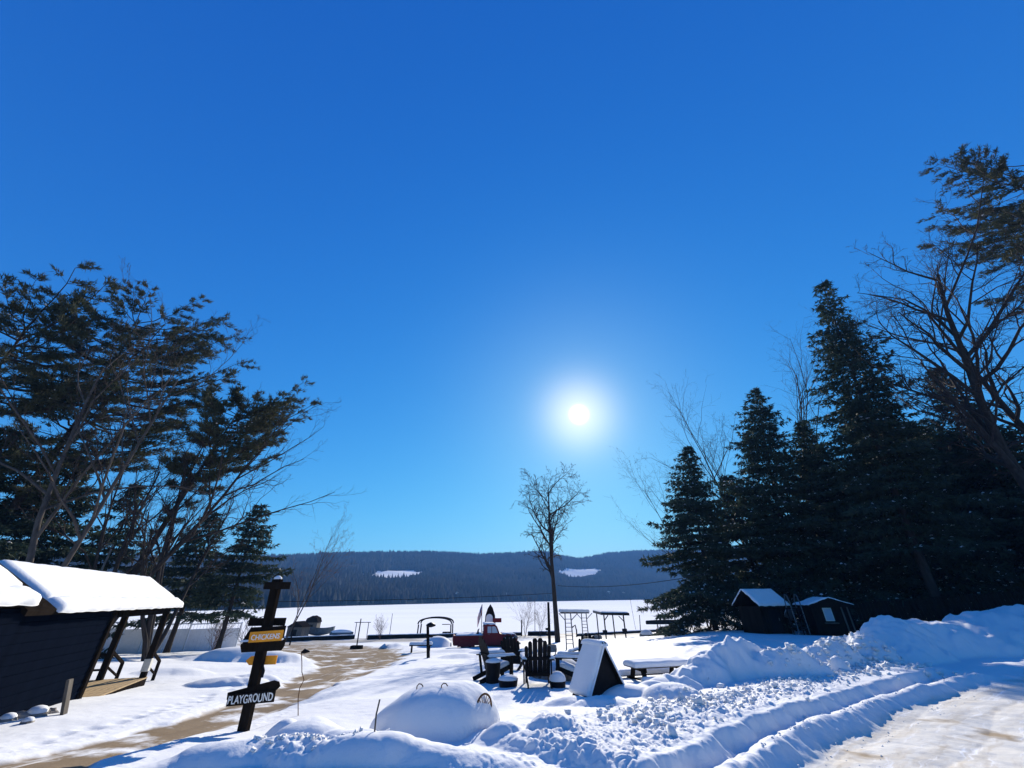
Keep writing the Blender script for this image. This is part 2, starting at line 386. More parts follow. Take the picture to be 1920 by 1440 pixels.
crest(818, 1192, 40, 1.6, 1.2, 0, .8); crest(330, 1254, 19, 1.5, 0.8, 15, .8); crest(430, 1268, 16, 1.3, 0.6, 10, .7); crest(480, 1262, 17, 1.2, .6, -10, .8)
DRIVE = [on_base(*p) for p in [(-60, 1500), (60, 1428), (240, 1386), (440, 1333), (570, 1288), (655, 1254), (680, 1238), (655, 1225), (600, 1214), (520, 1206)]]
DRIVE_W = [0.55, 0.58, 0.6, 0.7, 0.95, 1.6, 2.6, 4.2, 5.0, 4.0]
CUT = [on_base(*p) for p in [(1200, 1500), (1295, 1446), (1388, 1409), (1490, 1368), (1654, 1302), (1767, 1268), (1810, 1258)]]
BERM = [on_base(*p) for p in [(1330, 1500), (1424, 1443), (1552, 1372), (1675, 1319), (1808, 1278), (1860, 1272), (1890, 1272)]]
def ground(x, y, detail=True):
    """height and the dirt, crumb and ice masks of the snowy ground"""
    z = base_z(x, y); r = np.hypot(x, y)
    wx = x + 0.16 * perlin(x * 1.3, y * 1.3, 3); wy = y + 0.16 * perlin(x * 1.3, y * 1.3, 8)
    near = 1 - sstep(25, 60, r)
    und = 0.06 * fbm(x * 0.30, y * 0.30, 2, 4) + 0.012 * fbm(x * 1.2, y * 1.2, 3, 14, .42)
    mz = np.zeros_like(x)
    for (cx, cy, rx, ry, ro, h, p, sk) in MOUNDS:
        m = (abs(x - cx) < 1.9 * max(rx, ry)) & (abs(y - cy) < 1.9 * max(rx, ry))
        if not m.any(): continue
        dx, dy = wx[m] - cx, wy[m] - cy; c, s = math.cos(ro), math.sin(ro)
        u, v = (dx * c + dy * s) / rx, (-dx * s + dy * c) / ry
        v = v + sk * (1 - np.clip(u * u, 0, 1))
        d = np.clip(1 - (u * u + v * v), 0, 1)
        hh = h * (d ** p) * (3 - 2 * d if p > 1.2 else 1.0) / (1.0 if p > 1.2 else 1.0)
        mz[m] = np.maximum(mz[m], hh) + 0.25 * np.minimum(mz[m], hh)
    # wind carving and slumps on the heaps
    hm = sstep(.05, .30, mz) * (r < 30); rid = 1 - np.abs(perlin(x * 1.5 + y * .5, y * 2.3 - x * .4, 33)) * 2
    mz = mz + hm * (0.085 * rid * perlin(x * .7, y * .7, 35) + 0.050 * fbm(x * 2.6, y * 2.6, 4, 37, .55)) * np.where((x > 3.5), 1.3, .12)
    # driveway
    dd, ds, dp = sdist(x, y, DRIVE); L = np.array([0] + list(np.cumsum([math.dist(a, b) for a, b in zip(DRIVE, DRIVE[1:])]))); L /= L[-1]
    w = np.interp(dp, L, DRIVE_W); edge = dd / w + 0.22 * fbm(x * 0.9, y * 0.9, 3, 21)
    drv = 1 - sstep(0.82, 1.12, edge)
    # right hand road and its ploughed edge
    cd, cs, cp = sdist(x, y, CUT); jag = 0.07 * fbm(x * 2.2, y * 2.2, 4, 31)
    sd = cd * cs + jag                                   # > 0 on the far side (the bank)
    fade = sstep(-0.02, 0.03, cp) * (1 - sstep(0.86, 1.0, cp))
    bank = 0.25 * sstep(-0.16, 0.10, sd) * (1 - sstep(0.6, 4.5, sd)) * np.where(cs > 0, 1, sstep(-0.3, 0, sd)) * fade * (1 + 0.14 * perlin(x * .9, y * .9, 46))
    bd, bs, bp = sdist(x, y, BERM); bj = bd * bs + 0.045 * fbm(x * 2.6, y * 2.6, 4, 41) + 0.08 * perlin(x * .8, y * .8, 43)
    berm = 0.16 * np.exp(-np.where(bj > 0, (bj / 0.30) ** 2, (bj / 0.17) ** 2)) * (1 - sstep(0.93, 1.0, bp)) * (1 + 0.14 * perlin(x * 5, y * 5, 44) + 0.16 * perlin(x * 1.6, y * 1.6, 48))
    road = sstep(0.15, 0.35, -bj) * (r < 40) * (bs < 0) * (1 - sstep(13, 19, r))
    crumb = sstep(-0.1, 0.15, sd) * (1 - sstep(1.2, 2.6, sd)) * fade * (1 - sstep(10, 14, r) * 0.7)
    cl = np.maximum(crumb * sstep(.05, .3, sd), 0.25 * np.exp(-((bj - .03) / 0.12) ** 2))
    # lumps of the plough pile at the left
    sx, sy = on_base(480, 1440); lump = 0.9 * np.exp(-(((x - sx - .45) / 0.5) ** 2 + ((y - sy - 0.15) / 0.4) ** 2)); cl = np.maximum(cl, lump)
    mx, my = on_base(1640, 1262); cl = np.maximum(cl, 0.6 * np.exp(-(((x - mx) / 1.5) ** 2 + ((y - my - 0.4) / 1.6) ** 2)))
    for px, py in ((1270, 1370), (1100, 1350)):
        qx, qy = on_base(px, py); cl = np.maximum(cl, 0.35 * np.exp(-(((x - qx) / 1.5) ** 2 + ((y - qy) / 1.0) ** 2)))
    side = np.exp(-((dd / np.maximum(w, .6) - 1.45) / 0.28) ** 2) * (1 - sstep(20, 40, r)); cl = np.maximum(cl, 0.28 * side)
    q = np.zeros_like(x); m = (cl > 0.02) & (r < 26)
    a, b = x[m] + 0.08 * perlin(x[m] * 6, y[m] * 6, 51), y[m] + 0.08 * perlin(x[m] * 6, y[m] * 6, 57)
    q[m] = 0.060 * np.clip(0.62 - worley(a * 7.5, b * 7.5, 61), 0, 1) * sstep(-.25, .35, perlin(a * 2.1, b * 2.1, 64)) + 0.040 * np.clip(0.6 - worley(a * 14, b * 14, 67), 0, 1) + 0.012 * fbm(a * 9, b * 9, 3, 71)
    lum = q * cl * 1.35
    flat = np.maximum(drv, road)
    fine = 0.0035 * fbm(x * 4.5, y * 4.5, 3, 81) * near
    rut = 0.022 * (np.abs(np.sin((cd + 0.10 * perlin(x * .5, y * .5, 77)) * 3.6)) ** .6 - .7) * road + 0.010 * fbm(x * 3.1, y * 3.1, 3, 87) * road
    rut = rut + 0.02 * np.sin(dd * 6.0 + perlin(x * .5, y * .5, 2)) * drv * (r < 30)
    z = z + und * (1 - flat * 0.85) + mz * (1 - flat) + bank * (1 - drv) + berm + lum + fine * (1 - 0.5 * flat) + rut - 0.07 * drv - 0.03 * road
    # footprints and wheel tracks between cabin and driveway
    tr = np.exp(-((edge - 2.1) / 0.35) ** 2) * (ds > 0) * (r < 24)
    z = z - 0.05 * tr * np.clip(0.5 - worley(x * 2.6, y * 2.6, 92), 0, 1) * 2
    sh = y - shore_y(x)
    beach = sstep(-15, -9, sh + 3 * perlin(x * .15, y * .3, 95)) * (1 - sstep(-0.5, 2, sh)) * sstep(-70, -50, x) * (1 - sstep(40, 60, x))
    lu = np.where(road > .01, bj, dd * ds); lv = np.where(road > .01, bp * 14.0, dp * 60.0)
    return z, drv, road, beach, crumb, lu, lv
# ------------------------------------------------------------------ ground, driveway, road, lake, hill, haze
def snow_ground_mat(name):
    m = bpy.data.materials.new(name); m.use_nodes = True; MATS[name] = m
    n, l = m.node_tree.nodes, m.node_tree.links; b = n['Principled BSDF']
    b.inputs['Roughness'].default_value = 0.7; b.inputs['Specular IOR Level'].default_value = 0.02
    g = n.new('ShaderNodeNewGeometry')
    def noise(scale, det=5, rough=0.6, off=0.0):
        mp = n.new('ShaderNodeMapping'); mp.inputs['Location'].default_value = (off, off * 2, 0); l.new(g.outputs['Position'], mp.inputs[0])
        t = n.new('ShaderNodeTexNoise'); t.inputs['Scale'].default_value = scale; t.inputs['Detail'].default_value = det; t.inputs['Roughness'].default_value = rough
        l.new(mp.outputs[0], t.inputs['Vector']); return t.outputs['Fac']
    def attr(k): a = n.new('ShaderNodeAttribute'); a.attribute_name = k; return a.outputs['Fac']
    def ma(op, a, c, cl=False):
        x = n.new('ShaderNodeMath'); x.operation = op; x.use_clamp = cl
        for i, v in enumerate((a, c)):
            if isinstance(v, (int, float)): x.inputs[i].default_value = v
            else: l.new(v, x.inputs[i])
        return x.outputs[0]
    def mix(f, a, c):
        x = n.new('ShaderNodeMix'); x.data_type = 'RGBA'
        l.new(f, x.inputs[0])
        for i, v in ((6, a), (7, c)):
            if isinstance(v, tuple): x.inputs[i].default_value = (*v, 1)
            else: l.new(v, x.inputs[i])
        return x.outputs[2]
    snow = mix(noise(0.8), (0.71, 0.71, 0.705), (0.76, 0.755, 0.75))
    tan = mix(noise(1.1, 6, 0.65, 3.0), (0.165, 0.118, 0.070), (0.28, 0.215, 0.145))
    tan = mix(ma('MULTIPLY', ma('SUBTRACT', noise(14, 4, 0.7, 9.0), 0.5, True), 2.2, True), tan, (0.17, 0.11, 0.065))
    # driveway: sand with left-over snow patches
    dm = ma('MULTIPLY', attr('drive'), ma('MULTIPLY', ma('SUBTRACT', ma('ADD', noise(0.75, 6, 0.62, 5.0), ma('MULTIPLY', attr('drive'), 0.12)), 0.49, True), 9.0, True), True)
    c = mix(dm, snow, tan)
    # icy road: packed snow with a tan cast and bare sandy patches
    cx = n.new('ShaderNodeCombineXYZ'); l.new(attr('lu'), cx.inputs[0]); l.new(attr('lv'), cx.inputs[1])
    def streak(su, sv, off):
        mp = n.new('ShaderNodeMapping'); mp.inputs['Scale'].default_value = (su, sv, 1); mp.inputs['Location'].default_value = (off, off, 0); l.new(cx.outputs[0], mp.inputs[0])
        t = n.new('ShaderNodeTexNoise'); t.inputs['Scale'].default_value = 1.0; t.inputs['Detail'].default_value = 6; t.inputs['Roughness'].default_value = .65; l.new(mp.outputs[0], t.inputs['Vector']); return t.outputs['Fac']
    ice = mix(noise(0.9, 7, 0.7, 11.0), (0.75, 0.73, 0.68), (0.63, 0.58, 0.49))
    ice = mix(ma('MULTIPLY', ma('SUBTRACT', streak(3.2, 0.22, 3.0), 0.48, True), 5.0, True), ice, (0.52, 0.45, 0.35))
    ice = mix(ma('MULTIPLY', ma('SUBTRACT', streak(9.0, 0.5, 13.0), 0.56, True), 7.0, True), ice, (0.90, 0.89, 0.87))
    c = mix(ma('MULTIPLY', ma('MULTIPLY', ma('SUBTRACT', streak(2.6, 0.18, 23.0), 0.60, True), 9.0, True), attr('drive'), True), c, (0.80, 0.77, 0.72))
    ice = mix(ma('MULTIPLY', ma('SUBTRACT', noise(0.62, 5, 0.55, 21.0), 0.60, True), 14.0, True), ice, (0.36, 0.28, 0.19))
    c = mix(attr('road'), c, ice)
    bm = ma('MULTIPLY', attr('beach'), ma('MULTIPLY', ma('SUBTRACT', noise(0.16, 6, 0.6, 31.0), 0.27, True), 4.0, True), True)
    sandy = mix(noise(0.5, 5, 0.6, 41.0), (0.28, 0.25, 0.21), (0.45, 0.42, 0.38))
    c = mix(bm, c, sandy)
    # scattered bits of bark and grit
    gr = ma('MULTIPLY', ma('SUBTRACT', noise(46, 2, 0.5, 51.0), 0.735, True), 30.0, True)
    c = mix(ma('MULTIPLY', gr, ma('MAXIMUM', attr('road'), ma('MULTIPLY', attr('crumb'), 0.5)), True), c, (0.10, 0.075, 0.05))
    l.new(c, b.inputs['Base Color'])
    bp = n.new('ShaderNodeBump'); bp.inputs['Strength'].default_value = 0.30; bp.inputs['Distance'].default_value = 0.03
    l.new(ma('ADD', noise(7.0, 6, 0.6), ma('MULTIPLY', noise(38, 3, 0.6), 0.35)), bp.inputs['Height']); l.new(bp.outputs[0], b.inputs['Normal'])
    return m
snow_ground_mat('snow_ground')

def build_ground():
    NA, NR = 790, 620
    az = np.linspace(R(-57), R(57), NA)
    rr = np.concatenate([np.geomspace(4.2, 22, 410, endpoint=False), np.geomspace(22, 330, NR - 410)])
    A, RR = np.meshgrid(az, rr, indexing='ij'); x, y = RR * np.sin(A), RR * np.cos(A)
    z, drv, road, beach, crumb, lu, lv = [v.ravel() for v in ground(x.ravel(), y.ravel())]
    V = np.stack([x.ravel(), y.ravel(), z], 1)
    i, j = np.meshgrid(np.arange(NA - 1), np.arange(NR - 1), indexing='ij'); a = (i * NR + j).ravel()
    F = np.stack([a, a + 1, a + NR + 1, a + NR], 1)[:, ::-1]
    sh = y.ravel() - shore_y(x.ravel()); keep = (sh[F].min(1) < 12)
    F = F[keep]; dv, rv = drv[F].mean(1), road[F].mean(1)
    cls = np.where(rv > 0.5, 2, np.where(dv > 0.5, 1, 0))
    at_ = dict(drive=drv, road=road, beach=beach, crumb=crumb, lu=lu, lv=lv)
    for k, nm in enumerate(('ground', 'driveway', 'road')):
        f = F[cls == k]; u, inv = np.unique(f, return_inverse=True)
        me = mesh_np(nm, V[u], inv.reshape(f.shape), M['snow_ground'], True, attrs={q: v[u] for q, v in at_.items()})
        o = link(nm, me); o['kind'] = 'structure'
    # the ground goes on beside and behind the camera
    az2 = np.linspace(R(57), R(303), 160); r2 = np.concatenate([[0.01], rr[::8], [rr[-1]]])
    A, RR = np.meshgrid(az2, r2, indexing='ij'); n2 = len(r2); x, y = (RR * np.sin(A)).ravel(), (RR * np.cos(A)).ravel()
    z, drv, road, beach, crumb, lu, lv = ground(x, y); i, j = np.meshgrid(np.arange(159), np.arange(n2 - 1), indexing='ij'); a = (i * n2 + j).ravel()
    F2 = np.stack([a, a + 1, a + n2 + 1, a + n2], 1)[:, ::-1]
    V2 = np.stack([x, y, z], 1); at2 = [drv, road, beach, crumb, lu, lv]
    azs = np.linspace(R(-57), R(57), 40); rs = np.array([0.01, 1.5, 3.0, 4.2]); A, RR = np.meshgrid(azs, rs, indexing='ij'); x, y = (RR * np.sin(A)).ravel(), (RR * np.cos(A)).ravel()
    g3 = ground(x, y); i, j = np.meshgrid(np.arange(39), np.arange(3), indexing='ij'); a = (i * 4 + j).ravel() + len(V2)
    V3 = np.concatenate([V2, np.stack([x, y, g3[0]], 1)]); F3 = np.concatenate([F2, np.stack([a, a + 1, a + 5, a + 4], 1)[:, ::-1]])
    me = mesh_np('ground', V3, F3, M['snow_ground'], True, attrs={q: np.concatenate([p, s]) for q, p, s in zip(('drive', 'road', 'beach', 'crumb', 'lu', 'lv'), at2, g3[1:])})
    o = link('ground', me); o['kind'] = 'structure'
build_ground()
def gz(x, y): return float(ground(np.array([float(x)]), np.array([float(y)]))[0][0])
def on_ground(px, py):
    r = ray(px, py); t = np.geomspace(3, 250, 1500); z = ground(r.x * t, r.y * t)[0] - (CAM_Z + r.z * t)
    i = int(np.argmax(z > 0)); return Vector((r.x * t[i], r.y * t[i], CAM_Z + r.z * t[i]))
def stand(px, Y):
    """point on the ground in the direction of the pixel column, at forward distance Y"""
    x = (px - 960) / FPX * Y; 
    for _ in range(6):
        z = gz(x, Y); f = Y * math.cos(PITCH) + (z - CAM_Z) * math.sin(PITCH); u = -Y * math.sin(PITCH) + (z - CAM_Z) * math.cos(PITCH)
        a = x / f; b = u / f; c, s = math.cos(ROLL), math.sin(ROLL); X = 960 + FPX * (a * c - b * s); x += (px - X) / FPX * f
    return Vector((x, Y, gz(x, Y)))

# broken lumps thrown up by the plough
def build_chunks():
    rng = np.random.default_rng(9); C = []
    def spread(poly, n, lo, hi, off, wid):
        P = np.array(poly); L = np.cumsum([0] + [math.dist(a, b) for a, b in zip(poly, poly[1:])])
        for _ in range(n):
            t = rng.uniform(0.03, .97) * L[-1]; q = np.array([np.interp(t, L, P[:, 0]), np.interp(t, L, P[:, 1])]); i = min(int(np.searchsorted(L, t)), len(P) - 1); d = P[i] - P[i - 1]; d = d / np.linalg.norm(d)
            q = q + np.array([-d[1], d[0]]) * (off + rng.normal(0, wid)); C.append((q[0], q[1], lo + (hi - lo) * rng.random() ** 3))
    spread(CUT[1:-1], 1900, .006, .042, 1.15, .42); spread(CUT[1:-1], 25, .03, .09, 1.2, .4); spread(BERM[1:-1], 110, .005, .016, 0.03, .06); spread(BERM[1:-1], 90, .005, .012, -.45, .25)
    sx, sy = on_base(480, 1440)
    for _ in range(160): C.append((sx + .45 + rng.normal(0, .35), sy + .3 + rng.normal(0, .12), rng.uniform(.006, .026)))
    mx, my = on_base(1640, 1262)
    for _ in range(220): C.append((mx + rng.normal(0, .9), my + .3 + rng.normal(0, .9), rng.uniform(.02, .07)))
    C = np.array(C); z = ground(C[:, 0], C[:, 1])[0]; n = len(C); V = np.zeros((n, 8, 3)); k = 0
    for i in (-1, 1):
        for j in (-1, 1):
            for m in (-1, 1):
                V[:, k] = np.stack([i + rng.normal(0, .28, n), .8 * j + rng.normal(0, .28, n), .7 * m + rng.normal(0, .2, n)], 1) * C[:, 2:3]; k += 1
    a = rng.uniform(0, 6.28, n); c, s = np.cos(a)[:, None], np.sin(a)[:, None]; t = rng.normal(0, .5, n); X, Y, Z = V[..., 0], V[..., 1], V[..., 2]
    X, Z = X * np.cos(t)[:, None] - Z * np.sin(t)[:, None], X * np.sin(t)[:, None] + Z * np.cos(t)[:, None]
    V = np.stack([X * c - Y * s + C[:, 0:1], X * s + Y * c + C[:, 1:2], Z + (z + C[:, 2] * .35)[:, None]], 2)
    b = (np.arange(n) * 8)[:, None]; F = np.concatenate([b + np.array([f]) for f in ((0, 1, 3, 2), (4, 6, 7, 5), (0, 4, 5, 1), (2, 3, 7, 6), (0, 2, 6, 4), (1, 5, 7, 3))])
    o = link('snow_chunks', mesh_np('snow_chunks', V.reshape(-1, 3), F, M['snow'], True)); tag(o, 'broken lumps of ploughed snow scattered along the road edge', 'snow', kind='stuff')
build_chunks()

# frozen lake: wind-packed snow on ice
me_l = None
def build_lake():
    m = bpy.data.materials.new('lake_snow'); m.use_nodes = True; n, l = m.node_tree.nodes, m.node_tree.links; b = n['Principled BSDF']
    b.inputs['Roughness'].default_value = 0.8; b.inputs['Specular IOR Level'].default_value = 0.0; g = n.new('ShaderNodeNewGeometry'); mp = n.new('ShaderNodeMapping'); mp.inputs['Scale'].default_value = (0.006, 0.03, 1); l.new(g.outputs['Position'], mp.inputs[0])
    t = n.new('ShaderNodeTexNoise'); t.inputs['Scale'].default_value = 1.0; t.inputs['Detail'].default_value = 6; l.new(mp.outputs[0], t.inputs['Vector'])
    r = n.new('ShaderNodeValToRGB'); l.new(t.outputs['Fac'], r.inputs[0]); r.color_ramp.elements[0].position = 0.3; r.color_ramp.elements[1].position = 0.6
    r.color_ramp.elements[0].color = (0.80, 0.79, 0.78, 1); r.color_ramp.elements[1].color = (0.86, 0.85, 0.83, 1); l.new(r.outputs[0], b.inputs['Base Color'])
    t2 = n.new('ShaderNodeTexNoise'); t2.inputs['Scale'].default_value = 0.8; t2.inputs['Detail'].default_value = 6; l.new(g.outputs['Position'], t2.inputs['Vector'])
    bp = n.new('ShaderNodeBump'); bp.inputs['Strength'].default_value = 0.3; bp.inputs['Distance'].default_value = 0.08; l.new(t2.outputs['Fac'], bp.inputs['Height']); l.new(bp.outputs[0], b.inputs['Normal'])
    az = np.linspace(R(-80), R(80), 200); rr = np.geomspace(25, 2600, 60); A, RR = np.meshgrid(az, rr, indexing='ij')
    x, y = (RR * np.sin(A)).ravel(), (RR * np.cos(A)).ravel(); i, j = np.meshgrid(np.arange(199), np.arange(59), indexing='ij'); a = (i * 60 + j).ravel()
    V = np.stack([x, y, np.zeros_like(x)], 1); F = np.stack([a + 60, a + 61, a + 1, a], 1)
    F = F[((y - shore_y(x))[F].max(1) > -4)]
    o = link('lake', mesh_np('lake', V, F, m, True)); o['kind'] = 'structure'
build_lake()

# far shore: wooded hills with two cleared fields
SH_AZ = [-80, -45, -30, -25, -12, -4, 5, 12, 19, 35, 80]
SH_R = [260, 290, 340, 400, 520, 620, 720, 860, 1000, 1000, 900]
RIDGE = [(-700, 1050), (0, 1052), (340, 1052), (520, 1050), (600, 1045), (700, 1042), (800, 1040), (860, 1042), (900, 1044), (960, 1042), (1020, 1038), (1050, 1046), (1085, 1052), (1110, 1048), (1140, 1041), (1200, 1037), (1300, 1034), (1500, 1034), (2600, 1034)]
_raz = [math.degrees(math.atan2(ray(p, q).x, ray(p, q).y)) for p, q in RIDGE]; _rel = [math.atan2(ray(p, q).z, math.hypot(ray(p, q).x, ray(p, q).y)) for p, q in RIDGE]
def hill_z(a, r):
    """a in degrees, r metres from the camera's foot"""
    r0 = np.interp(a, SH_AZ, SH_R); top = r0 + 620; el = np.interp(a, _raz, _rel); s = (r - r0) / 620.0; c = np.clip(s, 0, 1)
    z = CAM_Z * c + r * np.tan(el * c ** 0.8) - 60 * np.clip(s - 1, 0, 2)
    x, y = r * np.sin(np.radians(a)), r * np.cos(np.radians(a))
    return np.where(s > 0, 0.3, -1.5) + z + 7 * fbm(x * 0.006, y * 0.006, 3, 6) * np.clip(s * 3, 0, 1) * np.clip(np.abs(s - 1) * 3, .12, 1)
def field_mask(a, r):
    r0 = np.interp(a, SH_AZ, SH_R); s = (r - r0) / 620
    w = 0.10 * perlin(a * 1.1, s * 9, 7) + .06 * perlin(a * 3.3, s * 14, 17)
    m1 = ((a + 15.7) / 4.0) ** 2 + ((s - 0.56 - 0.006 * (a + 15.7)) / 0.115) ** 2
    m2 = ((a - 9.0) / 3.0) ** 2 + ((s - 0.62) / 0.11) ** 2
    return (np.minimum(m1, m2) + w * 4 < 0.85)
def build_hill():
    az = np.linspace(-80, 80, 700); k = 90; A = np.repeat(az[:, None], k, 1); r0 = np.interp(az, SH_AZ, SH_R)
    RR = r0[:, None] + np.linspace(-25, 1300, k)[None]; z = hill_z(A.ravel(), RR.ravel()); a, r = A.ravel(), RR.ravel()
    V = np.stack([r * np.sin(np.radians(a)), r * np.cos(np.radians(a)), z], 1)
    i, j = np.meshgrid(np.arange(699), np.arange(k - 1), indexing='ij'); q = (i * k + j).ravel(); F = np.stack([q + k, q + k + 1, q + 1, q], 1)
    f = field_mask(a, r)[F].mean(1) > 0.5
    o = link('hill', mesh_np('hill', V, F, [M['hill_forest'], M['snow']], True, f.astype(int))); o['kind'] = 'structure'
    rng = np.random.default_rng(4); N = 40000; a = np.concatenate([rng.uniform(-56, 56, N - 9000), rng.uniform(-56, 56, 9000)])
    s = np.concatenate([rng.uniform(0.004, 1.0, N - 9000), np.clip(rng.normal(0.99, 0.03, 9000), 0, 1.1)]); r = np.interp(a, SH_AZ, SH_R) + s * 640
    ok = ~field_mask(a, r) & (perlin(a * 5, r * .05, 3) > -.55); a, r = a[ok], r[ok]; z = hill_z(a, r); n = len(a)
    fr = field_mask(a, r + 45) | field_mask(a, r + 25); h = rng.uniform(6, 13, n) * np.where(fr, 0.35, 1) * np.where(rng.random(n) < 0.05, 1.2, 1); w = h * rng.uniform(0.22, 0.5, n); x, y = r * np.sin(np.radians(a)), r * np.cos(np.radians(a))
    ph = rng.uniform(0, 6.28, n); V = np.zeros((n, 4, 3))
    for t in range(3):
        c, sn = np.cos(ph + t * 2.094), np.sin(ph + t * 2.094)
        V[:, t] = np.stack([x + w * c, y + w * sn, z - 1.0], 1)
    V[:, 3] = np.stack([x, y, z + h], 1); b = (np.arange(n) * 4)[:, None]
    T = np.concatenate([b + np.array([[t, (t + 1) % 3, 3]]) for t in range(3)])
    o = link('forest', mesh_np('forest', V.reshape(-1, 3), [T], M['hill_forest']))
    tag(o, 'dark mixed forest covering the hills across the frozen lake', 'forest', kind='stuff')
build_hill()
def build_haze():
    hm = bpy.data.materials.new('haze_air'); hm.use_nodes = True; n, l = hm.node_tree.nodes, hm.node_tree.links; n.remove(n['Principled BSDF'])
    pv = n.new('ShaderNodeVolumePrincipled'); pv.inputs['Color'].default_value = (0.18, 0.46, 1.0, 1); pv.inputs['Density'].default_value = HAZE_DENSITY; pv.inputs['Anisotropy'].default_value = 0.0
    l.new(pv.outputs[0], n['Material Output'].inputs['Volume'])
    b = MB().hexa([(-3200, -400, -2.6), (3200, -400, -2.6), (3200, 3200, -2.6), (-3200, 3200, -2.6), (-3200, -400, 190), (3200, -400, 190), (3200, 3200, 190), (-3200, 3200, 190)])
    o = b.build('haze', hm); o['kind'] = 'stuff'; tag(o, 'thin blue winter haze in the air over the lake', 'haze')
HAZE_DENSITY = 0.00031
build_haze()
# ------------------------------------------------------------------ trees and shrubs
def seg_mesh(name, segs, n, material, parent):
    """segs: rows of p0(3) p1(3) r0 r1 -> tapered prisms with n sides in one mesh"""
    S = np.array(segs, float)
    if not len(S): return None
    p0, p1, r0, r1 = S[:, :3], S[:, 3:6], S[:, 6:7], S[:, 7:8]
    d = p1 - p0; d /= np.linalg.norm(d, axis=1, keepdims=True) + 1e-9
    ref = np.where(np.abs(d[:, 2:3]) > 0.9, np.array([[1.0, 0, 0]]), np.array([[0, 0, 1.0]]))
    s = np.cross(d, ref); s /= np.linalg.norm(s, axis=1, keepdims=True) + 1e-9; u = np.cross(s, d)
    V = np.zeros((len(S), 2 * n, 3))
    for j in range(n):
        a = 2 * math.pi * j / n; o = s * math.cos(a) + u * math.sin(a); V[:, j] = p0 + o * r0; V[:, n + j] = p1 + o * r1
    b = (np.arange(len(S)) * 2 * n)[:, None]
    Q = np.concatenate([b + np.array([[j, n + j, n + (j + 1) % n, (j + 1) % n]]) for j in range(n)])
    return link(name, mesh_np(name, V.reshape(-1, 3), Q, material, n > 3), parent)
def spray_mesh(name, P, D, ln, wd, material, parent, rng, per=5, spread=0.7, up=None):
    """needle sprays: at each point P thin pointed leaves fanning about direction D"""
    n = len(P); P = np.repeat(P, per, 0); D = np.repeat(D, per, 0); m = n * per
    d = D + rng.normal(0, spread, (m, 3)); 
    if up is not None: d = d + np.array([[0, 0, up]])
    d /= np.linalg.norm(d, axis=1, keepdims=True); L = ln * rng.uniform(0.55, 1.25, (m, 1)); W = wd * rng.uniform(0.6, 1.3, (m, 1))
    s = np.cross(d, rng.normal(0, 1, (m, 3))); s /= np.linalg.norm(s, axis=1, keepdims=True) + 1e-9
    P = P + rng.normal(0, 0.04, (m, 3))
    V = np.stack([P + s * W * 1.15, P + d * L * 1.05, P + d * L * .25 - s * W * 1.15], 1).reshape(-1, 3)
    b = np.arange(m) * 3; F = np.stack([b, b + 1, b + 2], 1)
    return link(name, mesh_np(name, V, F, material), parent)
def snow_bits(P, size, parent, rng):
    if not len(P): return
    n = len(P); ph = rng.uniform(0, 6.28, n); V = np.zeros((n, 6, 3)); sz = size * rng.uniform(0.5, 1.4, n)
    for k in range(5):
        a = ph + k * 1.2566; q = sz * (0.7 + 0.5 * rng.random(n)); V[:, k] = P + np.stack([np.cos(a) * q, np.sin(a) * q, rng.normal(0, .02, n) - 0.02], 1)
    V[:, 5] = P + np.stack([np.zeros(n), np.zeros(n), sz * .5], 1); b = (np.arange(n) * 6)[:, None]
    F = np.concatenate([b + np.array([[k, (k + 1) % 5, 5]]) for k in range(5)])
    link('bough_snow', mesh_np('bough_snow', V.reshape(-1, 3), F, M['snow'], True), parent)['kind'] = 'stuff'
def tree_spot(top_px, top_py, Y, lean=(0, 0)):
    t = at(top_px, top_py, Y); b = Vector((t.x - lean[0], Y - lean[1], 0)); b.z = gz(b.x, b.y) - 0.15
    return b, t.z - b.z
def trunk_path(H, lean, rng, wob=0.12, k=12):
    ph = rng.uniform(0, 6.28, 4); pts = []
    for i in range(k + 1):
        t = i / k; pts.append(Vector((lean[0] * t ** 1.3 + wob * math.sin(t * 5 + ph[0]) * t * (1 - t) * 3, lean[1] * t + wob * math.cos(t * 4 + ph[1]) * t * (1 - t) * 3, H * t)))
    return pts
def along(path, t):
    k = (len(path) - 1) * min(max(t, 0), 0.9999); i = int(k); return path[i].lerp(path[i + 1], k - i)

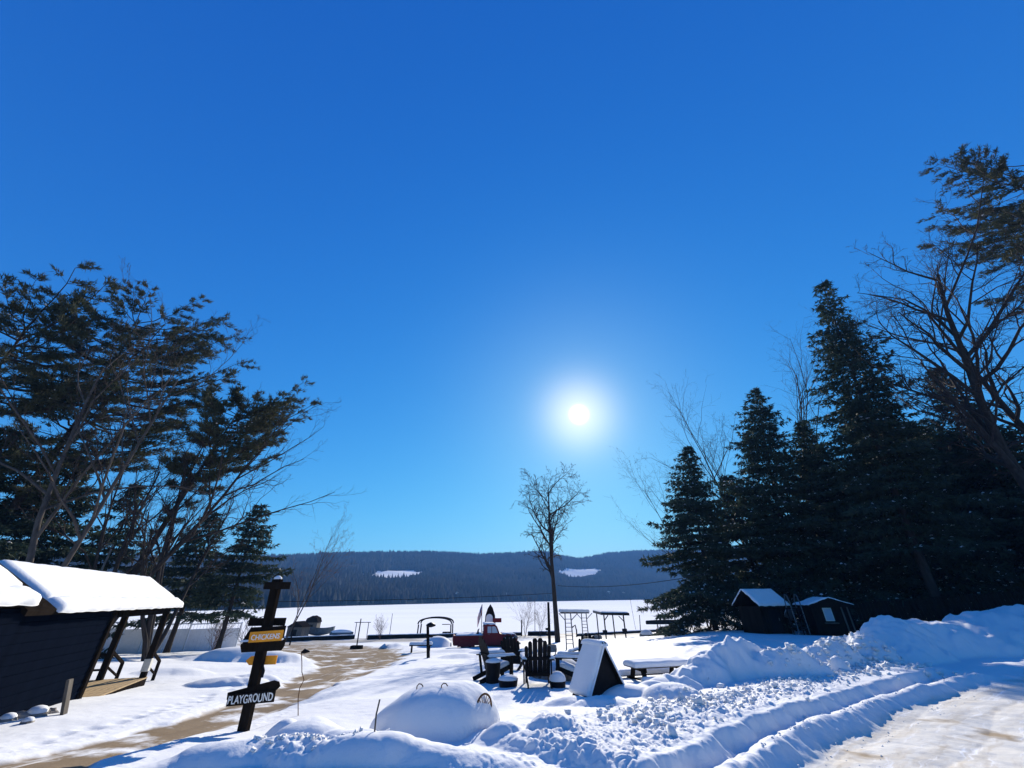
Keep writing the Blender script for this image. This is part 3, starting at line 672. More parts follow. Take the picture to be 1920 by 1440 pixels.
def spruce(label, top, Y, width, seed, bare=0.05, group=None, dens=1.0, rt=0.2, snow=0.05, lean=(0, 0), kind='spruce_tree', needle='spruce_needle', zmax_cut=0.0):
    rng = np.random.default_rng(seed); b, H = tree_spot(*top, Y, lean)
    root = thing(kind, label, 'tree', b, 0, group)
    path = trunk_path(H, lean, rng, 0.1); MB().tube(path, [max(rt * (1 - i / 12) ** 0.9, 0.012) * (1.25 if i == 0 else 1) for i in range(13)], 9).build('trunk', M['bark'], root)
    segs, P, D, SP = [], [], [], []
    z = bare * H; 
    while z < H * 0.995:
        t = z / H; prof = (1 - t) ** 0.80 * (0.55 + 0.45 * min(1, (t - bare) / 0.12 + .25)) ; Lm = width * prof + 0.10
        nb = int(rng.integers(5, 8)); c = along(path, t); a0 = rng.uniform(0, 6.28)
        for k in range(nb):
            a = a0 + k * 6.283 / nb + rng.normal(0, 0.25); L = Lm * rng.uniform(0.5, 1.0) * (1.2 if rng.random() < .15 else 1)
            if rng.random() < 0.05 or math.sin(a * 2.0 + z * 0.9 + seed) + math.sin(a + z * 2.3 + seed * 3) > 1.45: continue
            L *= 1 + 0.22 * math.sin(a * 1.0 + seed) + 0.16 * math.sin(a * 3 + z * 1.1 + seed * 2); L = min(L, Lm * 1.08)
            rise = 0.55 * t - 0.22 + rng.normal(0, 0.08); out = np.array([math.cos(a), math.sin(a), 0.0]); m = max(3, int(L / 0.28 * 1.0))
            p = np.array(c); prev = p.copy()
            for i in range(1, m + 1):
                s = i / m; q = np.array(c) + out * L * s + np.array([0, 0, L * (rise * s - 0.26 * s * s + 0.16 * s ** 4)]) + rng.normal(0, 0.02, 3)
                segs.append((*prev, *q, 0.035 * rt / .2 * (1 - (i - 1) / m) * min(1, L / 2) + .005, 0.035 * rt / .2 * (1 - i / m) * min(1, L / 2) + .004)); 
                if s > 0.15:
                    side = np.array([-out[1], out[0], 0]); hw = L * 0.36 * (1.25 - s) + 0.08
                    cnt = max(2, int(hw / 0.15 * dens) + 1)
                    for _ in range(cnt):
                        w = rng.uniform(-1, 1); pt = q + side * hw * w + np.array([0, 0, -0.16 * abs(w) * hw - 0.04 * rng.random()]) + out * rng.normal(0, .06)
                        P.append(pt); D.append(out * 0.6 + side * w * 0.8 + np.array([0, 0, -0.35]))
                        if rng.random() < snow * (1.4 - t): SP.append(pt + np.array([0, 0, 0.05]))
                prev = q
        z += rng.uniform(0.36, 0.58) * (0.75 + 0.5 * (1 - t)) * max(1.0, H / 22)
    seg_mesh('branches', segs, 3, M['bark'], root)['kind'] = 'stuff'
    P, D = np.array(P), np.array(D); spray_mesh('crown', P, D, 0.36, 0.05, M[needle], root, rng, per=6, spread=0.5)
    snow_bits(np.array(SP), 0.10, root, rng); return root

def pine(label, top, Y, width, seed, start=0.35, lean=(0, 0), group=None, rt=0.26, sweep=0.0, flat=1.0, nb_tot=64, needle='pine_needle', stubs=14):
    """white pine: long level limbs in tiers with upswept plumes of needles"""
    rng = np.random.default_rng(seed); b, H = tree_spot(*top, Y, lean)
    root = thing('pine_tree', label, 'tree', b, 0, group); path = trunk_path(H, lean, rng, 0.35)
    MB().tube(path, [max(rt * (1 - 0.93 * i / 12), 0.02) * (1.25 if i == 0 else 1) for i in range(13)], 10).build('trunk', M['bark'], root)
    segs, P, D, SP = [], [], [], []
    for k in range(nb_tot + stubs):
        stub = k >= nb_tot; t = (start + (1 - start) * ((k + rng.random()) / nb_tot) ** 0.9) if not stub else rng.uniform(start * 0.45, start + .15); t = min(t, 0.985)
        c = np.array(along(path, t)); a = rng.uniform(0, 6.283); u = (t - start) / (1 - start)
        L = width * (0.35 + 0.9 * math.sin(math.pi * min(1, 0.18 + 0.80 * (1 - max(u, 0)))) ** 0.8) * rng.uniform(0.55, 1.15)
        if stub: L *= 0.55
        out = np.array([math.cos(a) + sweep * 0.6, math.sin(a), 0.0]); out /= np.linalg.norm(out); L *= 1 + 0.35 * sweep * math.cos(a)
        rise = (0.10 + 0.45 * max(u, 0) ** 1.5) + rng.normal(0, 0.10); m = 7; prev = c; nodes = []
        for i in range(1, m + 1):
            s = i / m; q = c + out * L * s + np.array([0, 0, L * (rise * s - 0.10 * math.sin(s * 3.1) + 0.12 * s ** 3)]) + rng.normal(0, 0.05, 3)
            rr = 0.05 * (L / width) * rt / .26
            segs.append((*prev, *q, rr * (1 - (i - 1) / m * .8), rr * (1 - i / m * .8))); nodes.append((s, q)); prev = q
        side = np.array([-out[1], out[0], 0])
        for s, q in nodes:
            if s < 0.35: continue
            for _ in range(2 if stub else int(rng.integers(3, 6))):
                w = rng.choice([-1, 1]) * rng.uniform(0.2, 1); l2 = L * 0.30 * (1.25 - 0.6 * s) * rng.uniform(0.5, 1.2)
                d = out * rng.uniform(0.5, 1.0) + side * w + np.array([0, 0, rng.uniform(0.0, 0.35)]); d /= np.linalg.norm(d); e = q + d * l2
                segs.append((*q, *e, 0.012, 0.005))
                if stub and rng.random() < 0.6: continue
                for f in np.linspace(0.35, 1.0, max(3, int(l2 / 0.16))):
                    pt = q + d * l2 * f + rng.normal(0, 0.05, 3); P.append(pt); D.append(d * 0.8 + np.array([0, 0, 0.35]))
                    if rng.random() < 0.012: SP.append(pt)
    seg_mesh('branches', segs, 4, M['bark'], root)['kind'] = 'stuff'
    spray_mesh('crown', np.array(P), np.array(D), 0.30, 0.023, M[needle], root, rng, per=10, spread=0.50); snow_bits(np.array(SP), 0.07, root, rng); return root

def bare_tree(label, base, H, seed, stems=1, rt=0.2, spread=0.5, first=0.3, levels=4, fan=(0, 0), kind='bare_tree', cat='tree', group=None, bark='bark', twig='twig', droop=0.0, kids=(9, 7, 6, 5), thin=0.62, lenf=(0.62, 0.5, 0.45, 0.45), up=0.35, tw=0.0055, wob0=0.07):
    rng = np.random.default_rng(seed); b = Vector(base); root = thing(kind, label, cat, b, 0, group)
    thick, fine, mb = [], [], MB()
    def grow(p, d, L, r, lev, t0):
        m = 7 if lev == 0 else (5 if lev < 3 else 3); pts = [p]; rs = [r]; d = d / np.linalg.norm(d)
        for i in range(m):
            d = d + rng.normal(0, (wob0, 0.14, 0.2, 0.26, 0.3)[min(lev, 4)], 3) + np.array([fan[0], fan[1], 0]) * 0.05 + np.array([0, 0, up * 0.12 if lev < 3 else up * .1 - droop]); d /= np.linalg.norm(d)
            p = p + d * L / m; pts.append(p); rs.append(max(r * (1 - 0.78 * (i + 1) / m), tw * .8))
        if lev == 0: mb.tube([Vector(q) for q in pts], rs, 9)
        else:
            tgt = thick if lev == 1 else fine
            for i in range(m): tgt.append((*pts[i], *pts[i + 1], rs[i], rs[i + 1]))
        if lev >= levels: return
        nk = kids[min(lev, len(kids) - 1)]
        for k in range(nk):
            t = t0 + (1 - t0) * (k + rng.random()) / nk; x = t * m; i = min(int(x), m - 1); q = pts[i] + (pts[i + 1] - pts[i]) * (x - i); ax = pts[i + 1] - pts[i]; ax = ax / np.linalg.norm(ax)
            s = np.cross(ax, rng.normal(0, 1, 3)); s /= np.linalg.norm(s) + 1e-9
            dd = ax * (1 - spread * .45) + s * spread * rng.uniform(0.8, 1.3)
            grow(q, dd, L * lenf[min(lev, len(lenf) - 1)] * rng.uniform(0.6, 1.15) * (1.15 - 0.5 * t), max(min(rs[i] * thin, r * .6), tw), lev + 1, 0.15)
    for s in range(stems):
        a = rng.uniform(0, 6.28) if stems > 1 else 0; k = 0.0 if stems == 1 else rng.uniform(.12, .42)
        d = np.array([math.cos(a) * k + fan[0] * .5, math.sin(a) * k + fan[1] * .5, 1.0]); grow(np.array([math.cos(a), math.sin(a), 0]) * (0.12 * (stems > 1) * max(rt, .05) * 4), d, H * (1 if s == 0 else rng.uniform(0.65, 1)), rt * (1 if s == 0 else rng.uniform(.5, .9)), 0, first)
    for q in thick: mb.tube([q[:3], q[3:6]], [q[6], q[7]], 6, cap=False)
    mb.build('trunk', M[bark], root)
    seg_mesh('crown', fine, 3, M[twig], root); return root
def foot(px, Y, sink=0.1): p = stand(px, Y); p.z -= sink; return p

# right hand side
spruce('small dark spruce at the lake side end of the row, lowest branches sweeping the snow', (1290, 838), 36, 6.9, 11, 0.03, rt=0.2, snow=0.10, lean=(1.3, 0))
spruce('medium bluish spruce standing behind the shed with the pale roof', (1415, 728), 34, 7.8, 12, 0.05, rt=0.22, snow=0.08, lean=(2.4, 0))
spruce('tallest spruce on the right with a dense pointed crown and bare lower trunk', (1540, 525), 28, 6.9, 13, 0.17, rt=0.28, snow=0.08, lean=(3.6, 0))
spruce('dark spruce filling the gap between the shed and the tallest spruce', (1500, 790), 34, 7.0, 14, 0.05, rt=0.22, snow=0.09, lean=(2.0, 0))
spruce('broad dark spruce below the crown of the tallest spruce', (1630, 780), 33, 6.6, 15, 0.06, rt=0.24, snow=0.09, lean=(2.4, 0))
spruce('dark hemlock with wide drooping boughs under the pine plumes', (1745, 690), 31, 6.6, 16, 0.12, rt=0.25, snow=0.05, dens=0.8, kind='hemlock_tree')
spruce('broad hemlock with a sparse low crown behind the ploughed snow bank', (1860, 800), 33, 7.5, 17, 0.16, rt=0.24, snow=0.06, dens=0.8, kind='hemlock_tree')
def spruce_copy(src, label, top, Y, turn, wide=1.0):
    b, H = tree_spot(*top, Y); h0 = max(v.co.z for k in src.children if k.name.startswith('trunk') for v in k.data.vertices); o = copy_tree(src)
    o.location = b; o.rotation_euler = (0, 0, R(turn)); s = H / h0; o.scale = (s * wide, s * wide, s); o['label'] = label
_sp = [o for o in bpy.data.objects if o.parent is None and o.name.startswith(('spruce_tree', 'hemlock_tree'))]
spruce_copy(_sp[0], 'dark hemlock directly behind the broad spruce and board fence', (1690, 850), 36, 70, 1.3)
spruce_copy(_sp[3], 'hemlock between the two wide hemlocks behind the board fence', (1790, 770), 38, 130, 1.2)
spruce_copy(_sp[4], 'dark hemlock crowding the snowy house roof on the shaded side', (1920, 850), 36, 210, 1.2)
spruce_copy(_sp[1], 'young spruce in the gap right behind the playhouse', (1580, 880), 38, 250, 1.2)
spruce_copy(_sp[1], 'slim dark spruce closing the gap behind the small and medium spruces', (1362, 890), 41, 40, 1.15)
spruce_copy(_sp[4], 'dark spruce rising behind the shed roof between taller spruces', (1462, 800), 41, 300, 1.05)
spruce_copy(_sp[5], 'tall dark hemlock pressed against the right flank of the tallest spruce', (1650, 730), 36, 95, 1.25)
spruce_copy(_sp[6], 'shaggy hemlock under the spreading limbs of the large maple', (1745, 790), 39, 190, 1.2)
pine('very tall white pine whose plumed top rises above the bare maple', (1925, 305), 18.5, 5.3, 21, 0.42, rt=0.33, nb_tot=120)
bare_tree('tall leafless maple behind the pine trunk at the road bend', foot(2230, 24), 21.0, 36, 1, 0.32, 0.60, 0.30, 4, fan=(-0.05, 0), kids=(13, 7, 6, 4), kind='maple_tree', tw=.009, lenf=(0.46, 0.55, 0.5, 0.45))
bare_tree('large spreading leafless maple in front of the hemlocks', foot(2085, 22), 21.0, 37, 1, 0.36, 0.62, 0.32, 4, fan=(-0.06, 0), tw=.009, kids=(15, 7, 6, 4), bark='bark', twig='twig', kind='maple_tree', lenf=(0.50, 0.55, 0.5, 0.45))
bare_tree('slim leafless tree poking out behind the medium spruce, tallest twigs', foot(1590, 38), 25, 32, 1, 0.16, 0.42, 0.35, 4, kids=(10, 6, 5, 3))
bare_tree('slim leafless tree with fanned twigs between the small and medium spruces', foot(1475, 40), 20.5, 33, 2, 0.15, 0.48, 0.3, 4, kids=(9, 6, 5, 3))
bare_tree('fine leafless tree at the lake side of the small spruce', foot(1330, 42), 15.5, 34, 2, 0.11, 0.5, 0.3, 4, kids=(8, 5, 5, 3), fan=(-.3, 0))
# left hand side
pine('tall ragged white pine standing behind the near end of the cabin', (60, 610), 19, 4.0, 41, 0.44, rt=0.30, sweep=0.5, nb_tot=60)
pine('tall broad white pine behind the cabin with the fullest swept plumes', (262, 600), 23, 4.5, 42, 0.36, rt=0.34, sweep=0.45, lean=(1.2, 0), nb_tot=90)
pine('leaning white pine with a bare dark trunk and a tufted one sided top', (452, 765), 25, 2.8, 43, 0.60, rt=0.25, sweep=0.9, lean=(3.2, 0), nb_tot=60, stubs=26)
bare_tree('leafless tree with several stems fanning out over the lake shore', foot(275, 25), 11.6, 52, 4, 0.15, 0.40, 0.35, 4, fan=(0.12, 0), kids=(9, 7, 5, 4), lenf=(0.36, .5, .5, .45))
bare_tree('grey leafless tree with a forked trunk in front of the left pines', foot(20, 18), 13.0, 52, 2, 0.15, 0.55, 0.3, 4, kids=(8, 6, 5, 3), bark='bark_grey', twig='twig')
bare_tree('leafless tree with long rising limbs mingling with the broad pine', foot(150, 24), 13.5, 53, 3, 0.17, 0.42, 0.35, 4, fan=(0.02, 0), kids=(9, 6, 5, 3), bark='bark')
spruce('low dark spruce beside the leafless fan tree near the vinyl fence', (490, 945), 33, 5.4, 44, 0.27, rt=0.18, snow=0.02)
spruce('dark spruce close behind the cabin roof below the ragged pine', (20, 800), 21, 6, 45, 0.05, rt=0.2, snow=0.03)
spruce('dark spruce behind the middle of the cabin roof', (150, 850), 25, 6.6, 46, 0.05, rt=0.2, snow=0.03)
spruce('dark spruce behind the porch end of the cabin roof', (265, 905), 29, 4.2, 47, 0.36, rt=0.2, snow=0.03)
spruce_copy([o for o in bpy.data.objects if o.get('label', '').startswith('low dark spruce')][0], 'shaggy dark spruce behind the fan tree and the cabin porch', (405, 960), 36, 140, 1.15)
bare_tree('slender pale birch next to the low dark spruce', foot(525, 42), 10.5, 54, 2, 0.07, 0.4, 0.25, 4, kids=(8, 5, 4, 3), bark='bark_grey', twig='twig_red', kind='birch_tree')
# lone tree by the shore
bare_tree('lone leafless tree standing on the snowy lawn by the shore', at(1046, 1206, 46), 14.6, 62, 1, 0.29, 0.60, 0.37, 4, kids=(15, 8, 6, 4), lenf=(0.46, 0.55, 0.5, 0.45), up=0.22, droop=0.10, tw=0.014, thin=.62, wob0=.022)
# shrubs along the shore
SHR = 'leafless shrubs along the shore'
def shrub(label, px, Y, h, seed, stems=7, twig='twig_red', spread=0.55, fan=(0, 0)): bare_tree(label, foot(px, Y, .05), h, seed, stems, 0.022, spread, 0.2, 2, kind='shrub', cat='shrub', group=SHR, kids=(7, 5), twig=twig, bark=twig, tw=0.006, lenf=(.55, .5), fan=fan)
shrub('reddish leafless shrub in front of the vinyl fence', 398, 37, 2.6, 71, 12)
shrub('leafless shrub behind the dark timber beside the leaning pole', 712, 62, 2.6, 72, 9)
shrub('tall thin leafless shrub left of the dark pole', 985, 66, 4.6, 73, 9)
shrub('leafless shrub between the dark pole and the lone tree', 1013, 67, 4.2, 74, 7)
shrub('dark leafless shrub under the small spruce by the lake', 1312, 40, 2.0, 75, 8, 'twig')
shrub('dark leafless shrub leaning beside the shed corner', 1362, 38, 2.8, 76, 8, 'twig', 0.4, (-.5, 0))
shrub('leafless shrub rising from the snow between the two shrubs by the shed', 1340, 41, 2.2, 77, 6, 'twig', 0.4, (-.4, 0))
shrub('sparse leafless shrub by the fence near the low spruce', 452, 40, 2.2, 78, 6, 'twig')
# ------------------------------------------------------------------ things
def depth(p): return p[1] * math.cos(PITCH) + (p[2] - CAM_Z) * math.sin(PITCH)
def mpp(p): return depth(p) / FPX
V3 = Vector
def text_mesh(body, w, h, name, material, depth_=0.006):
    cu = bpy.data.curves.new(name, 'FONT'); cu.body = body; cu.extrude = depth_ / 2; cu.align_x = 'CENTER'; cu.align_y = 'CENTER'; cu.offset = 0.012
    t = bpy.data.objects.new(name, cu); COL.objects.link(t); bpy.context.view_layer.update()
    me = bpy.data.meshes.new_from_object(t.evaluated_get(bpy.context.evaluated_depsgraph_get())); bpy.data.objects.remove(t)
    co = np.empty(len(me.vertices) * 3, np.float32); me.vertices.foreach_get('co', co); co = co.reshape(-1, 3)
    mn, mx = co.min(0), co.max(0); co[:, 0] = (co[:, 0] - (mn[0] + mx[0]) / 2) * w / (mx[0] - mn[0]); co[:, 1] = (co[:, 1] - (mn[1] + mx[1]) / 2) * h / (mx[1] - mn[1])
    x, y = co[:, 0].copy(), co[:, 1].copy(); co[:, 1] += h * (.035 * np.sin(x / w * 23) + .02 * np.sin(x / w * 61 + y / h * 3)); co[:, 0] += w * .004 * np.sin(y / h * 5 + x / w * 37)
    me.vertices.foreach_set('co', co.ravel()); me.materials.clear(); me.materials.append(material); me.update(); return me

# ---- cabin at the left: main body with steep roof, lower wing with porch
def cabin():
    ox, oy = -12.3, 16.0; z0 = 2.70
    c = thing('cabin', 'dark blue cabin with thick snow on its roof and an open porch', 'cabin', (ox, oy, z0), math.atan2(-.93, .36))
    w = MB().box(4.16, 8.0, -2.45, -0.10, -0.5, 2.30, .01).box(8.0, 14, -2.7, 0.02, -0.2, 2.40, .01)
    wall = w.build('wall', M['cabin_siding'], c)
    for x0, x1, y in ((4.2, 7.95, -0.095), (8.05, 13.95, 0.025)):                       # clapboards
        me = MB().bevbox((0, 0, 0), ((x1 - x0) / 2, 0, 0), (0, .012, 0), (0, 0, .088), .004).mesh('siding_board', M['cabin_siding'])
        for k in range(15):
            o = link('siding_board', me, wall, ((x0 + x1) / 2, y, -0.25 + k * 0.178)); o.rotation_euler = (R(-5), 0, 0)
    for y in (-.075, -2.42): MB().box(4.05, 4.20, y - .055, y + .055, -0.3, 2.30).build('corner_board', M['dark_wood'], c)
    def roof(nm, x0, x1, ye, ze, yr, zr, yb, t, sn, seed, ga=0.0, gb=0.0):
        q = MB().prism([(ye, ze), (ye, ze + .10), (yr, zr + .10), (yb, ze + .10), (yb, ze), (yr, zr)], ((x0 + x1) / 2, 0, 0), (0, 1, 0), (0, 0, 1), (x1 - x0, 0, 0)).build(nm, M['dark_wood'], c)
        x0, x1 = x0 + ga, x1 - gb; d = V3((0, yr - ye, zr - ze)); L = d.length; d.normalize(); n = V3((0, -d.z, d.y)); n = n if n.z > 0 else -n
        o = V3((x0 - .02, ye, ze + .10)); e = 0.30
        MB().snow(o + d * e - n * .02, (x1 - x0 + .04, 0, 0), d * (L - e + .03), n, sn, 60, 14, seed, 0.10, rough=.10).build('roof_snow', M['snow'], q)
        MB().snow(o - d * .09 - n * .02, (x1 - x0 + .04, 0, 0), d * (e + .16), n, sn * 1.25, 60, 10, seed + 3, 0.13, rough=.18).build('eave_snow', M['snow'], q)
        d2 = V3((0, yr - yb, zr - ze)).normalized(); n2 = V3((0, -d2.z, d2.y)); n2 = n2 if n2.z > 0 else -n2
        MB().snow(V3((x0, yb, ze + .10)) - n2 * .02, (x1 - x0, 0, 0), d2 * V3((0, yr - yb, zr - ze)).length, n2, sn, 40, 10, seed + 5, .1).build('roof_snow', M['snow'], q)
    roof('roof', -0.35, 8.15, 0.12, 2.27, -1.22, 3.15, -2.6, .1, .10, 3, 0, .95)
    roof('main_roof', 8.0, 14.2, 0.24, 2.42, -1.22, 3.40, -2.9, .1, .11, 8, .32, 0)
    hd = MB().beam((-.05, -.12, 2.20), (3.6, -.12, 2.20), .12, .18).beam((-.05, -2.38, 2.20), (3.6, -2.38, 2.20), .12, .18).beam((.06, -2.4, 2.19), (.06, -.1, 2.19), .12, .16).build('porch_beam', M['dark_wood'], c)
    for y in (-.12, -1.25, -2.38):
        p = MB().beam((.08, y, -.45), (.08, y, 2.14), .16, .16, (0, 1, 0)).build('porch_post', M['dark_wood'], c)
        if y == -.12: MB().box(-.02, .18, y - .10, y + .10, .45, .80).build('sleeve', M['pale_paint'], p)
    dk = MB().box(-.02, 4.2, -2.46, -.02, -.5, .24).build('deck', M['dark_wood'], c)
    pl = MB().bevbox((0, 0, 0), (2.13, 0, 0), (0, .073, 0), (0, 0, .018), .005).mesh('deck_plank', M['deck_wood'])
    for k in range(16): link('deck_plank', pl, dk, (2.09, -.09 - k * .153, .262))
    rl = MB()
    for y in (-.14, -1.20):
        MB().beam((-1.05, y, -.5), (-1.05, y, .62), .09, .09, (0, 1, 0)).build('rail_post', M['dark_wood'], c)
        MB().beam((.04, y, 1.02), (-1.10, y, .60), .05, .09).beam((.04, y, .62), (-1.08, y, .22), .04, .06).build('handrail', M['dark_wood'], c)
    MB().beam((.06, -1.25, .95), (.06, -2.38, .95), .05, .09).beam((.06, -1.25, .55), (.06, -2.38, .55), .04, .06).build('handrail', M['dark_wood'], c)
    for k in range(2): MB().box(-.35 - k * .33, -.03 - k * .33, -1.2, -.15, -.5, .10 - k * .16).build('step', M['dark_wood'], c)
cabin()
def stone(label, p, s, seed, group=None, snow=True, name='stone', sink=.12, cat='stone'):
    rng = random.Random(seed); t = thing(name, label, cat, (p.x, p.y, p.z - sink * s), rng.uniform(0, 6), group)
    k, n = 6, 10; vs, fs = [], []
    for i in range(k + 1):
        th = math.pi * i / k
        for j in range(n):
            a = 2 * math.pi * j / n; r = s * (0.75 + 0.35 * rng.random()); vs.append((r * math.sin(th) * math.cos(a), .8 * r * math.sin(th) * math.sin(a), max(-.1 * s, .62 * r * math.cos(th)) + .1 * s))
    fs = [(i * n + j, (i + 1) * n + j, (i + 1) * n + (j + 1) % n, i * n + (j + 1) % n) for i in range(k) for j in range(n)]
    MB().add(vs, fs, False).build('boulder', M['stone'], t)
    if snow: MB().lathe([(.72 * s, .38 * s), (.70 * s, .55 * s), (.5 * s, .76 * s), (.22 * s, .86 * s), (.02, .88 * s)], 12).build('snow_cap', M['snow'], t)
for i, (a, b, s, lb) in enumerate([(12, 1352, .16, 'snow capped grey stone at the near end of the cabin wall'), (38, 1346, .19, 'bare grey stone between two snow capped stones by the cabin wall'), (66, 1343, .22, 'largest snow capped grey stone along the cabin wall'), (92, 1338, .15, 'bare grey stone beside the leaning plank at the cabin wall'), (50, 1356, .12, 'smallest snow capped stone in front of the stones by the cabin')]):
    stone(lb, on_ground(a, b), s, 200 + i, 'stones along the cabin wall', i % 2 == 0)
p = on_ground(118, 1340); t = thing('plank', 'weathered grey plank leaning upright against the dark cabin wall', 'plank', p, R(-65))
MB().bevbox((0, 0, 0), (.10, 0, 0), (0, .025, 0), (0, -.08, .33)).build('board', M['grey_wood'], t, (0, -.05, .24))
# ---- street lamp behind the cabin
p = stand(112, 24); t = thing('street_lamp', 'thin pale street lamp rising behind the cabin roof', 'lamp', p)
h = at(166, 1022, 24).z - p.z
MB().tube([(0, 0, -.1), (0, 0, h)], [.07, .045], 8).tube([(0, 0, h), (-.25, 0, h + .06), (-.55, 0, h + .05)], .035, 6).build('pole', M['galvanised'], t)
MB().box(-.85, -.45, -.1, .1, h, h + .09, .03).build('lamp_head', M['galvanised'], t)

# ---- signpost with boards
def signpost():
    b = on_ground(456, 1371); top = at(521, 1086, b.y)
    s = thing('signpost', 'dark wooden signpost with stacked boards reading chickens and playground', 'signpost', b)
    ax = V3((top.x - b.x, 0, top.z - b.z)); m = 0.0098
    post = MB().beam(-ax.normalized() * .3, ax, .16, .13, (0, 1, 0), .012).build('post', M['dark_wood'], s)
    MB().lathe([(.075, 0), (.07, .03), (.03, .06), (.005, .065)], 10).build('snow_cap', M['snow'], s, ax)
    def board(px, py, w, h, nm, material, y=-.085, tilt=0.0, poly=None, th=.028, yaw=0.0):
        P = at(px, py, b.y + y) - b; o = MB().prism(poly or [(-w / 2, -h / 2), (w / 2, -h / 2), (w / 2, h / 2), (-w / 2, h / 2)], (0, 0, 0), (1, 0, 0), (0, 0, 1), (0, th, 0)).build(nm, material, s, P)
        o.rotation_euler = (0, R(tilt), R(yaw)); return o
    def arrow(w, h, right=True):
        q = [(-w / 2, -h / 2), (w / 2 - .08, -h / 2), (w / 2, 0), (w / 2 - .08, h / 2), (-w / 2, h / 2)]; return q if right else [(-x, y) for x, y in q][::-1]
    board(520, 1098, .50, .125, 'cross_board', M['dark_wood'], -.09)
    board(501, 1166, .70, .13, 'sign_board', M['dark_wood'], .09)
    board(496, 1188, .74, .22, 'sign_board', M['dark_wood'], -.088, -2, [(-.37, -.09), (-.30, -.13), (.37, -.13), (.37, .11), (-.27, .11)])
    bd = board(492, 1211, .82, .17, 'sign_board', M['dark_wood'], -.094, -2, [(-.40, .02), (-.35, -.085), (.36, -.085), (.40, -.02), (.40, .085), (-.36, .085)])
    ch = board(499, 1193, .60, .165, 'chickens_sign', M['orange_paint'], -.128, -3.0)
    link('lettering', text_mesh('CHICKENS', .52, .085, 'lettering', M['white_paint']), ch, (0, -.018, -.005)).rotation_euler = (R(90), 0, 0)
    sn = MB().snow((-.40, -.045, .086), (.76, 0, 0), (0, .06, 0), (0, 0, 1), .02, 30, 6, 4, .02).build('board_snow', M['snow'], bd)
    board(490, 1238, .56, .135, 'orange_board', M['orange_paint'], .085, -1.0, arrow(.56, .135, False))
    board(476, 1294, .86, .15, 'arrow_board', M['dark_wood'], -.085, -9, [(-.44, -.06), (.36, -.085), (.45, -.02), (.42, .05), (.33, .085), (-.44, .04)])
    pg = board(471, 1309, .80, .165, 'playground_sign', M['dark_wood'], -.120, -4)
    link('lettering', text_mesh('PLAYGROUND', .76, .115, 'lettering', M['white_paint']), pg, (0, -.018, 0)).rotation_euler = (R(90), 0, 0)
    P = at(487, 1258, b.y) - b; MB().tube([P + V3((.02, -.02, .10)), P + V3((.085, -.03, .0)), P + V3((.08, -.03, -.09))], .025, 6).build('hook', M['dark_metal'], s)
signpost()
# ---- thin bent driveway marker
p = on_ground(559, 1342); t = thing('driveway_marker', 'thin bent rod with a dark tip marking the driveway edge', 'marker', p)
pts = [at(a, b_, p.y) - p for a, b_ in ((559, 1345), (559, 1310), (562, 1290), (570, 1275), (566, 1260), (566, 1240), (565, 1224))]
MB().tube(pts, .008, 6).build('rod', M['rust'], t); MB().tube([pts[-1], pts[-1] + V3((.06, 0, .03)), pts[-1] + V3((.17, 0, .02))], [.02, .045, .012], 8).build('tip', M['dark_metal'], t)

# ---- pale vinyl fence beyond the cabin
def fence():
    f = thing('vinyl_fence', 'pale vinyl privacy fence with an open top rail beside the shore', 'fence', (0, 0, 0))
    L = [(150, 34.0), (215, 35.3), (258, 36.4), (300, 37.6), (342, 38.8), (392, 40.2), (440, 41.6)]; pts = []
    for px, Y in L: q = stand(px, Y); pts.append(q)
    h = 1.95
    for i, q in enumerate(pts):
        MB().box(-.065, .065, -.065, .065, -.2, h + .06, .01).lathe([(.10, h + .06), (.09, h + .09), (.01, h + .16)], 4).build('post', M['vinyl'], f, q)
    for a, b in zip(pts, pts[1:]):
        zt = (a.z + b.z) / 2; a2, b2 = V3((a.x, a.y, zt)), V3((b.x, b.y, zt)); u = V3((0, 0, 1))
        MB().beam(a2 + u * h, b2 + u * h, .06, .10).build('top_rail', M['vinyl'], f); MB().beam(a2 + u * 1.52, b2 + u * 1.52, .06, .12).build('middle_rail', M['vinyl'], f)
        d = b2 - a2; n = 7
        for k in range(n):
            p0, p1 = a2 + d * ((k + .004) / n), a2 + d * ((k + .996) / n); MB().beam(p0 + u * .70, p1 + u * .70, .03, 1.60).build('board', M['vinyl'], f)
        for k in range(1, 8): MB().beam(a2 + d * (k / 8) + u * 1.57, a2 + d * (k / 8) + u * (h - .05), .025, .025, (0, 1, 0)).build('picket', M['vinyl'], f)
fence()
# ---- timbers along the shore
def timber(label, a, b, th, seed, hgt=None):
    p0, p1 = stand(a[0], a[2]), stand(b[0], b[2]); th *= 1.25; p0.z += th * .42; p1.z += th * .42; c = (p0 + p1) / 2; t = thing('shore_timber', label, 'timber', (c.x, c.y, min(gz(c.x, c.y), c.z) - .05), 0, 'dark timbers along the shore')
    o = V3(t.location); zb = gz(c.x, c.y); h = th
    d = (p1 - p0); n = d.normalized().cross(V3((0, 0, 1))).normalized()
    MB().beam(p0 - o - V3((0, 0, h / 2 - th / 2)), p1 - o - V3((0, 0, h / 2 - th / 2)), .3, h, bev=.03).build('beam', M['dark_wood'], t)
    MB().snow(p0 - o + V3((0, 0, th / 2)) + n * .14, d, -n * .28, (0, 0, 1), .07, 50, 6, seed, .06, rough=.5).build('snow_cap', M['snow'], t)
timber('long dark timber by the shore behind the chickens sign', (528, 1199, 60), (664, 1194, 64), .42, 1)
timber('dark timber by the shore behind the reddish shrub and capped post', (688, 1193, 63), (800, 1188, 65), .42, 2)
timber('dark timber by the shore running from capped post to red truck', (803, 1187, 65), (902, 1183, 67), .36, 3)
